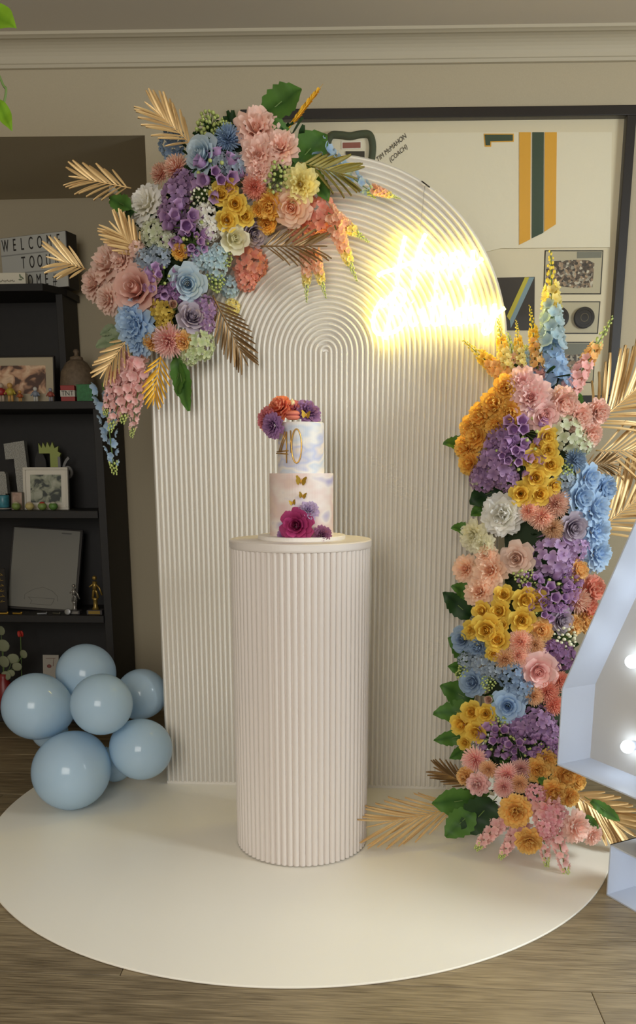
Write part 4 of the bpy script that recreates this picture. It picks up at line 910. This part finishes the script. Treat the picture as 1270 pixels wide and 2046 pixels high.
for b, t, w, l in (((655, 425), (737, 484), 30, 'yellow tipped peach spike trailing right toward the neon sign'), ((668, 450), (713, 562), 30, 'yellow tipped peach spike trailing down left of the neon sign'), ((612, 500), (612, 604), 26, 'yellow tipped peach spike hanging left under the coral hydrangeas'), ((625, 500), (651, 596), 26, 'yellow tipped peach spike hanging right under the coral hydrangeas'), ((745, 378), (800, 397), 18, 'short yellow spike at the end of the blue delphinium')):
    spike('stock_spike', b, t, -.12, -.06, w, 'peach', 'lemon', l, g)
M_FERN = mat('gilded_fern', (128, 116, 52), .5, .3)
for a in (((385, 290), (308, 219), -.12, -.16, 62, 9, M_GOLDF, 'gold palm frond rising at the top left of the arch'),
          ((262, 376), (152, 353), -.10, -.14, 56, 9, M_GOLDF, 'gold palm frond pointing left above the white peony'),
          ((172, 538), (122, 521), -.10, -.16, 62, 6, M_GOLDF, 'gold palm frond fanning left in front of the lightbox'),
          ((285, 515), (237, 462), -.14, -.18, 58, 9, M_GOLDF, 'gold palm frond above the dusty pink peonies'),
          ((258, 672), (206, 745), -.15, -.17, 50, 9, M_GOLDF, 'gold palm frond lying over the pink stock spikes'),
          ((322, 705), (306, 802), -.14, -.16, 44, 8, M_GOLDY, 'bright yellow gold palm frond hanging at the bottom'),
          ((425, 590), (492, 724), -.14, -.10, 58, 12, M_GOLDB, 'brownish gold palm frond hanging over the ribs'),
          ((520, 492), (640, 490), -.17, -.14, 60, 10, M_GOLDB, 'bronze palm frond pointing right under the peach rose'),
          ((600, 325), (695, 350), -.17, -.13, 64, 9, M_FERN, 'gilded green fern frond right of the leaves')):
    frond(*a[:7], a[7], w=.13 if a[5] < 10 else .11)
frond((575, 258), (645, 166), -.10, -.06, 14, 14, M_GOLDY, 'thin twisted golden stem rising above the frame edge', ang=.35, w=.45)
g = 'green leaves in the left arrangement'
for r, t, w, l, m in (((528, 232), (598, 172), .9, 'large green lobed leaf at the very top', M_GREEN), ((545, 240), (580, 290), .8, 'green leaf behind the blush peonies', M_GREEN), ((590, 330), (652, 262), .8, 'green leaf pointing up right beside the jersey collar', M_GREEN), ((570, 330), (610, 285), .9, 'green leaf left of the jersey collar', M_GREEN), ((620, 340), (660, 400), .6, 'green leaf under the gilded fern', M_GREEN), ((605, 350), (630, 318), .6, 'small green leaf beside the gilded fern', M_GREEN), ((262, 418), (215, 392), .7, 'green leaf under the white bud', M_GREEN), ((268, 425), (238, 440), .8, 'dark green leaf left of the white peony', M_DKGREEN), ((352, 705), (374, 822), .36, 'long green leaf hanging at the bottom of left arrangement', M_GREEN), ((358, 722), (352, 792), .5, 'green leaf beside the long hanging leaf', M_GREEN)):
    leaf(r, t, -.14 if t[1] > 240 else -.09, -.12, l, m, w, g)
M_EUL = petal_mat('leaf_eucalyptus', (112, 128, 96), (150, 162, 128), .2)
for r, t in (((250, 668), (190, 690)), ((240, 660), (212, 730)), ((232, 652), (200, 668))): leaf(r, t, -.10, -.12, 'pale grey green leaf below the blue peonies, %s' % {690: 'leftmost', 730: 'lowest', 668: 'uppermost'}[t[1]], M_EUL, .6, 'pale grey green leaves in the left arrangement')

# ------------------------------------------------------------------ right column
RF = lambda *a: flowers('R', *a)
RF('C', 'orange', 'at the top left of right column', [(985, 808, 66), (960, 830, 60), (938, 852, 52), (1018, 822, 58), (950, 872, 54), (935, 925, 50), (990, 850, 50), (1008, 774, 56), (929, 892, 56)])
RF('P', 'rosepink', 'behind the light pink rose at the column top', [(1060, 795, 74), (1042, 762, 54)])
RF('R', 'rosepink', 'at the top of right column', [(1086, 828, 66)])
RF('C', 'blush', 'at the top right of right column', [(1126, 804, 64), (1160, 834, 60), (1199, 823, 52), (1182, 868, 56)])
RF('H', 'whitegreen', 'under the blush carnations', [(1141, 863, 80), (1168, 888, 54)])
RF('H', 'purple', 'left of the upper yellow spray roses', [(984, 930, 88), (1000, 875, 70), (960, 955, 60), (1012, 960, 50)])
RF('B', 'bell', 'in front of the upper purple hydrangeas', [(1042, 862, 76), (1034, 912, 72), (1005, 905, 60)])
RF('r', 'yellow', 'in the upper yellow cluster of right column', [(1095, 900, 42), (1101, 930, 46), (1061, 918, 42), (1070, 955, 48), (1041, 987, 46), (1079, 987, 44), (1106, 970, 32), (1092, 872, 40), (1074, 893, 30)])
RF('M', 'slateblue', 'right of the upper yellow spray roses', [(1150, 920, 52)])
RF('Y', 'greenyellow', 'beside the slate blue chrysanthemum', [(1131, 942, 36)])
RF('H', 'greyblue', 'below the slate blue chrysanthemum', [(1130, 960, 50)])
RF('R', 'skyblue', 'in the upper sky blue group', [(1161, 996, 66), (1178, 955, 56)])
RF('C', 'skyblue', 'at the far right of the sky blue group', [(1212, 976, 58)])
RF('P', 'skyblue', 'on the right side of right column', [(1190, 1018, 76), (1193, 1062, 68), (1196, 1106, 68)])
RF('C', 'white', 'large and open on the left of right column', [(1000, 1030, 88)])
RF('P', 'cream', 'below the white carnation', [(944, 1072, 60), (962, 1090, 48)])
RF('M', 'peachmum', 'right of the white carnation', [(1113, 1007, 62), (1083, 1032, 60), (1056, 1022, 50)])
RF('M', 'tanmum', 'under the peachy chrysanthemums', [(1108, 1056, 50)])
RF('F', 'mauve', 'on top of the lilac hydrangea', [(1149, 1054, 60)])
RF('H', 'lilac', 'below the mauve rose', [(1112, 1106, 92), (1158, 1098, 56), (1130, 1130, 50)])
RF('R', 'beige', 'left of the lilac hydrangeas', [(1034, 1114, 64)])
RF('P', 'peach', 'in the peach group on the left side', [(976, 1140, 66), (926, 1137, 52), (955, 1182, 60), (968, 1108, 44)])
RF('Y', 'greenyellow', 'under the beige rose', [(1047, 1148, 46)])
RF('r', 'yellow', 'in the middle yellow cluster of right column', [(1047, 1196, 52), (1005, 1190, 40), (999, 1221, 46), (1041, 1238, 52), (963, 1221, 40), (1072, 1200, 44), (1004, 1249, 28)])
RF('r', 'yellow', 'in the large yellow pair left of the tan chrysanthemums', [(972, 1258, 66), (944, 1260, 46), (994, 1280, 48), (984, 1306, 32)])
RF('B', 'bell', 'right of the middle yellow cluster', [(1105, 1184, 76), (1087, 1222, 54), (1060, 1168, 40), (1138, 1166, 44), (1125, 1205, 44)])
RF('C', 'apricot', 'beside the marquee under the sky blue peonies', [(1157, 1140, 50), (1172, 1243, 52), (1150, 1250, 44)])
RF('C', 'coral', 'beside the marquee number', [(1189, 1178, 60), (1180, 1220, 54)])
RF('M', 'peachmum', 'left of the coral carnations', [(1158, 1202, 60)])
RF('F', 'mauve', 'below the purple bellflowers', [(1123, 1240, 54)])
RF('C', 'apricot', 'above the tan chrysanthemums', [(1083, 1260, 54)])
RF('M', 'peachmum', 'right of the large yellow pair', [(1041, 1283, 62), (1036, 1310, 50)])
RF('M', 'tanmum', 'above the large pink rose', [(1008, 1318, 56), (1072, 1289, 46)])
RF('Y', 'white', 'below the mauve rose by the marquee', [(1134, 1274, 54)])
RF('H', 'darkpurple', 'right of the large pink rose', [(1128, 1312, 66), (1108, 1300, 50)])
RF('R', 'slateblue', 'on the left edge of right column', [(921, 1277, 52), (942, 1364, 56)])
RF('C', 'slateblue', 'beside the slate blue rose', [(954, 1292, 46)])
RF('H', 'greyblue', 'left of the large pink rose', [(957, 1330, 56), (985, 1338, 50), (928, 1322, 40)])
RF('H', 'slateblue', 'touching the large pink rose', [(1021, 1350, 62), (1041, 1383, 62)])
RF('R', 'skyblue', 'low in the middle of right column', [(1015, 1412, 70)])
RF('Y', 'greenwhite', 'among the slate blue flowers', [(973, 1366, 34), (923, 1345, 36)])
RF('R', 'rosepink', 'large and open above the coral chrysanthemums', [(1079, 1340, 82)])
RF('M', 'coral', 'under the large pink rose', [(1096, 1383, 56), (1108, 1409, 50), (1122, 1360, 46)])
RF('M', 'tanmum', 'left of the coral chrysanthemums', [(1068, 1392, 46)])
RF('r', 'yellow', 'in the lowest yellow cluster of right column', [(941, 1424, 48), (921, 1446, 48), (969, 1427, 42), (949, 1462, 44), (927, 1484, 30)])
RF('b', 'beige', 'between the yellow and sky blue roses', [(979, 1398, 34)])
RF('B', 'bell', 'in the low purple band', [(989, 1476, 68), (1037, 1498, 58), (1077, 1496, 50), (1101, 1500, 44), (1015, 1480, 50)])
RF('Y', 'greenwhite', 'above the low purple bellflowers', [(993, 1446, 42)])
RF('H', 'purple', 'under the sky blue rose', [(1081, 1448, 76), (1043, 1456, 64), (1105, 1470, 50)])
RF('M', 'pinkmum', 'in the row under the low bellflowers', [(945, 1520, 64), (1013, 1550, 62), (1005, 1574, 52), (1041, 1538, 52)])
RF('M', 'tanmum', 'among the pink chrysanthemums', [(974, 1538, 46), (1038, 1566, 48)])
RF('C', 'rosepink', 'at the lower left of right column', [(951, 1569, 52)])
RF('C', 'apricot', 'behind the light pink carnation', [(927, 1553, 42)])
RF('C', 'marigold', 'in the marigold group near the marquee', [(1077, 1541, 56), (1093, 1520, 48), (1133, 1553, 60), (1155, 1562, 46), (1109, 1585, 60), (1141, 1594, 44)])
RF('C', 'marigold', 'near the floor in the middle', [(1029, 1625, 72), (1057, 1684, 60)])
RF('H', 'hotpink', 'above the hanging pink spikes', [(1113, 1634, 64), (1072, 1590, 50), (1095, 1660, 50)])
RF('P', 'blush', 'at the foot of right column', [(1154, 1655, 64), (1188, 1670, 42)])
g = 'pink stock spikes at the foot of right column'
for b, t, w, l, yb, yt in (((1095, 1600), (1134, 1757), 46, 'pink stock spike reaching lowest on the white board', -.58, -.66), ((1078, 1600), (1092, 1732), 42, 'pink stock spike hanging left of the lowest one', -.58, -.63), ((1045, 1640), (998, 1716), 40, 'pale stock spike pointing down left under the marigold', -.55, -.62), ((1015, 1622), (950, 1698), 46, 'pale stock spike pointing left beside the dark leaves', -.52, -.58)):
    spike('stock_spike', b, t, yb, yt, w, 'rosepink', 'rosepink', l, g)
g = 'tall flower spikes at the top of right column'
for nm, b, t, w, ca, cb, l in (('delphinium_spike', (1102, 700), (1100, 502), 50, 'iceblue', 'lemon', 'tallest pale blue delphinium spike with yellow tip'), ('delphinium_spike', (1112, 778), (1090, 640), 62, 'skyblue', 'skyblue', 'blue delphinium spike under the tallest one'), ('delphinium_spike', (1062, 780), (1050, 690), 36, 'skyblue', 'skyblue', 'short blue delphinium spike left of the yellow spike'),
     ('stock_spike', (1132, 790), (1224, 633), 40, 'pink', 'apricot', 'pink stock spike leaning right with yellow tip'), ('stock_spike', (1075, 740), (1058, 610), 28, 'apricot', 'yellow', 'yellow spike in front of the dark print'), ('stock_spike', (1040, 740), (1031, 640), 24, 'lemon', 'yellow', 'small yellow spike in front of the dark print'),
     ('stock_spike', (1020, 762), (925, 680), 36, 'apricot', 'yellow', 'yellow spike leaning left over the ribs'), ('stock_spike', (1012, 745), (994, 636), 30, 'lemon', 'yellow', 'yellow spike under the end of the neon sign'), ('stock_spike', (1040, 790), (1014, 664), 40, 'rosepink', 'peach', 'pale pink spike at the arch edge'), ('stock_spike', (1078, 780), (1070, 690), 34, 'pink', 'peach', 'pink spike between the blue delphiniums')):
    spike(nm, b, t, -.16, -.12, w, ca, cb, l, g, tipcol=mat('spike_tip_yellow', (230, 206, 80), .6) if cb in ('yellow', 'lemon') else None)
for a in (((1175, 860), (1290, 760), .02, .05, 130, 13, M_GOLDF, 'gold palm frond fanning up right behind the blush carnations'), ((1180, 1070), (1290, 985), .0, .03, 130, 12, M_GOLDF, 'gold palm frond fanning right behind the sky blue peonies'), ((1190, 900), (1300, 900), .03, .03, 100, 10, M_GOLDF, 'gold palm frond pointing right at the column middle')):
    frond(*a[:7], a[7], w=.075, ang=.8)
frond((1165, 930), (1225, 925), -.20, -.18, 44, 9, M_GOLDB, 'small brown gold frond above the sky blue roses', w=.13)
frond((925, 1602), (765, 1640), -.42, -.52, 120, 13, M_GOLDF, 'gold palm frond lying left on the white board', w=.055, ang=.5, bend=.05)
frond((945, 1572), (880, 1540), -.42, -.36, 60, 8, M_GOLDB, 'gold palm frond at the lower left in front of the ribs', w=.12, ang=.5)
frond((1135, 1580), (1246, 1655), -.42, -.50, 90, 11, M_GOLDF, 'gold palm frond at the foot beside the marquee', w=.15, ang=.7)
g = 'green leaves on the right column'
for r, t, w, l, m, y in (((948, 1596), (866, 1608), .75, 'large green leaf pointing left near the floor', M_GREEN, -.48), ((945, 1620), (890, 1672), .8, 'large green leaf pointing down left near the floor', M_GREEN, -.52), ((985, 1600), (925, 1665), .9, 'dark green leaf between floor leaves and pink spikes', M_DKGREEN, -.52), ((975, 1580), (920, 1588), .7, 'green leaf under the light pink carnation', M_GREEN, -.45),
    ((940, 1232), (888, 1186), .62, 'green leaf pointing up left at the column middle', M_DKGREEN, -.18), ((945, 1190), (905, 1170), .7, 'green leaf beside the peach peonies', M_GREEN, -.18), ((945, 1318), (900, 1275), .7, 'green leaf behind the slate blue rose', M_GREEN, -.24), ((948, 1340), (898, 1332), .7, 'green leaf under the slate blue rose', M_GREEN, -.24), ((945, 1402), (884, 1370), .75, 'broad green leaf left of the lower slate blue rose', M_GREEN, -.28), ((950, 1420), (868, 1424), .6, 'green leaf pointing left above the lowest yellow cluster', M_GREEN, -.30), ((935, 1470), (869, 1480), .5, 'green leaf pointing left below the yellow roses', M_GREEN, -.33), ((940, 1490), (900, 1516), .6, 'green leaf above the pink chrysanthemums', M_GREEN, -.34), ((1015, 1505), (1000, 1530), .6, 'small green leaf under the low bellflowers', M_GREEN, -.40),
    ((935, 890), (888, 882), .7, 'green leaf left of the orange carnations', M_GREEN, -.14), ((1000, 975), (940, 1002), .9, 'dark green leaf above the white carnation', M_DKGREEN, -.18), ((965, 1015), (942, 1028), .8, 'green leaf left of the white carnation', M_GREEN, -.18), ((940, 1060), (904, 1052), .7, 'green leaf left of the cream peonies', M_GREEN, -.18), ((1150, 815), (1160, 788), .8, 'small bright green leaf behind the blush carnations', M_GREEN, -.20), ((1165, 1630), (1195, 1655), .6, 'green leaf right of the blush peonies', M_GREEN, -.55), ((1180, 1600), (1240, 1640), .4, 'long green leaf beside the marquee foot', M_GREEN, -.5), ((1075, 1555), (1105, 1575), .6, 'green leaf between the marigolds', M_GREEN, -.52)):
    leaf(r, t, y, y-.03, l, m, w, g)

# ------------------------------------------------------------------ cake flowers
def cflower(kind, colr, u, v, y, d, nrm, label, grp=None):
    make_flower(kind, colr, onY(u, v, y), d, Vector(nrm).normalized(), label, grp)
fy = CY-T1R
cflower('R', 'magenta', 594, 1050, fy-.004, .104, (-.1, -1, .1), 'large magenta rose at the foot of the cake')
CT['lilacpale'] = ((170, 148, 186), (212, 192, 222)); CT['wine'] = ((120, 66, 104), (168, 110, 146)); CT['plum'] = ((122, 86, 132), (176, 132, 176)); CT['magenta'] = ((166, 52, 104), (208, 98, 152))
cflower('P', 'lilacpale', 615, 1022, fy+.004, .065, (.2, -1, .5), 'pale lilac peony above the magenta rose')
cflower('P', 'wine', 642, 1070, fy+.006, .06, (.4, -1, .1), 'wine purple blossom right of the magenta rose')
cflower('P', 'plum', 572, 1070, fy+.006, .055, (-.4, -1, .1), 'plum blossom left under the magenta rose')
ty = CY-.03
CT['corald'] = ((236, 112, 92), (248, 164, 128)); CT['pinkd'] = ((196, 90, 108), (226, 144, 150))
zt_ = CZ+z2
cflower('C', 'corald', 562, 818, ty, .085, (-.5, -.8, .6), 'coral carnation on top of the cake')
cflower('P', 'pinkd', 537, 838, ty, .075, (-.9, -.7, .1), 'deep pink peony at the left of cake top')
cflower('P', 'plum', 548, 850, ty-.03, .075, (-.6, -1, -.2), 'plum peony drooping over the cake edge')
cflower('P', 'plum', 612, 828, ty+.02, .085, (.5, -.7, .5), 'plum peony right of the macaron')
cflower('R', 'pinkd', 583, 822, ty+.015, .07, (0, -.8, .6), 'deep pink rose behind the macaron')
p = onY(585, 848, ty-.02); p.z = zt_+.018
mc = thing('macaron', 'coral macaron standing on top of the cake', 'macaron', p)
M_MAC = mat('macaron', (226, 128, 104), .6, bump=.1, bscale=300); mcs = [(.001, -.013), (.014, -.012), (.0195, -.007), (.0205, -.003), (.019, -.002)]
obj('shell', mesh('shell', lathe(mcs, 28), M_MAC), mc); obj('shell', mesh('shell', lathe([(r, -z) for r, z in reversed(mcs)], 28), M_MAC), mc)
obj('filling', mesh('filling', lathe([(.0175, -.003), (.0182, 0), (.0175, .003)], 28), mat('macaron_fill', (176, 84, 76), .6)), mc)
o = obj('berry', mesh('berry', merge(sphere((0, 0, 0), .0085, 14, 10), lathe([(.002, .007), (.003, .010), (.001, .012)], 8)), mat('cream_berry', (232, 214, 160), .5)), None, onY(583, 805, ty)); tag(o, 'round cream ball ornament on the very top of the cake', 'cake topper')
obj_s = obj('stalk', mesh('stalk', tube([(0, 0, -.008), (.002, 0, zt_-o.location.z)], .0012, 6), M_STEM), o)

# ------------------------------------------------------------------ balloons
def balloon_mat():
    m = bpy.data.materials.new('balloon_blue'); m.use_nodes = True; nt = m.node_tree; b = nt.nodes['Principled BSDF']; out = nt.nodes['Material Output']
    c = lin((204, 230, 250)); b.inputs['Base Color'].default_value = c; b.inputs['Roughness'].default_value = .13
    tr = nt.nodes.new('ShaderNodeBsdfTranslucent'); tr.inputs['Color'].default_value = lin((190, 222, 245)); ms = nt.nodes.new('ShaderNodeMixShader'); ms.inputs[0].default_value = .35
    nt.links.new(b.outputs[0], ms.inputs[1]); nt.links.new(tr.outputs[0], ms.inputs[2]); nt.links.new(ms.outputs[0], out.inputs['Surface']); return m
M_BAL = balloon_mat(); M_KNOT = mat('balloon_knot', (140, 182, 214), .3)
prof = []
for i in range(1, 28):
    a = -math.pi/2+math.pi*i/28; z = math.sin(a); r = math.cos(a)
    if z < 0: r *= 1-.12*(-z)**2; z = z*1.16
    prof.append((r, z))
prof = [(.03, -1.16)]+prof+[(.01, 1.0)]
bal_me = mesh('skin', lathe(prof, 48), M_BAL)
knot_me = mesh('knot', lathe([(.028, -1.14), (.035, -1.18), (.02, -1.21), (.05, -1.26), (.055, -1.28)], 12), M_KNOT)
hub = onY(190, 1450, -.06)
for u, v, r, y, l in ((72, 1411, 70, -.17, 'pale blue balloon at the far left of the cluster'), (172, 1345, 61, .03, 'pale blue balloon at the top of the cluster'), (203, 1407, 64, -.26, 'pale blue balloon in the front middle of the cluster'), (283, 1386, 52, .06, 'pale blue balloon upper right half behind the arch edge'), (142, 1537, 82, -.258, 'largest pale blue balloon resting on the white board'), (283, 1497, 64, -.17, 'pale blue balloon in front of the arch lower left corner'), (230, 1528, 36, -.02, 'small pale blue balloon hidden between the two lowest balloons'), (98, 1462, 36, -.02, 'small pale blue balloon hidden behind the left balloons')):
    p = onY(u, v, y); R_ = pu(r, y)*1.01
    if 'largest' in l: p.z = R_*1.0+dz+.004
    t = thing('balloon', l, 'balloon', p, 'pale blue balloon cluster left of the arch')
    d = (p-hub).normalized(); t.matrix_basis = Matrix.Translation(p) @ d.to_track_quat('Z', 'Y').to_matrix().to_4x4() @ Matrix.Scale(R_, 4)
    obj('skin', bal_me, t); obj('knot', knot_me, t)

# ------------------------------------------------------------------ hanging plant, upper left
hp = thing('hanging_plant', 'trailing green plant with a few leaves at the upper left edge', 'plant', onY(-60, -200, -1.2))
M_HPL = petal_mat('leaf_pothos', (96, 140, 30), (126, 168, 44), .35, .35)
yb_ = -1.2
def hleaf(r, t, w):
    p0, p1 = onY(*r, yb_), onY(*t, yb_-.02); L = (p1-p0).length
    obj('leaf', cached(('hl', w), lambda: mesh('leaf', leaf_vf(w, 1, 12, .1), M_HPL)), hp, mat4=Matrix.Translation(-hp.location) @ frame_from(p0, p1, Vector((.3, -1, .3))) @ Matrix.Scale(L, 4))
hleaf((-25, 22), (26, 47), .9); hleaf((-4, 203), (21, 254), .5); hleaf((-40, 180), (-6, 230), .7); hleaf((-50, 60), (-10, 110), .7)
for P in ([(-60, -200), (-50, -60), (-25, 22)], [(-60, -200), (-40, 40), (2, 160), (12, 178), (8, 206)], [(-60, -200), (-62, 0), (-50, 60), (-40, 180)]):
    obj('stem', mesh('stem', tube([p-hp.location for p in spline([onY(u, v, yb_) for u, v in P], 6)], .0025, 6), M_STEM), hp)
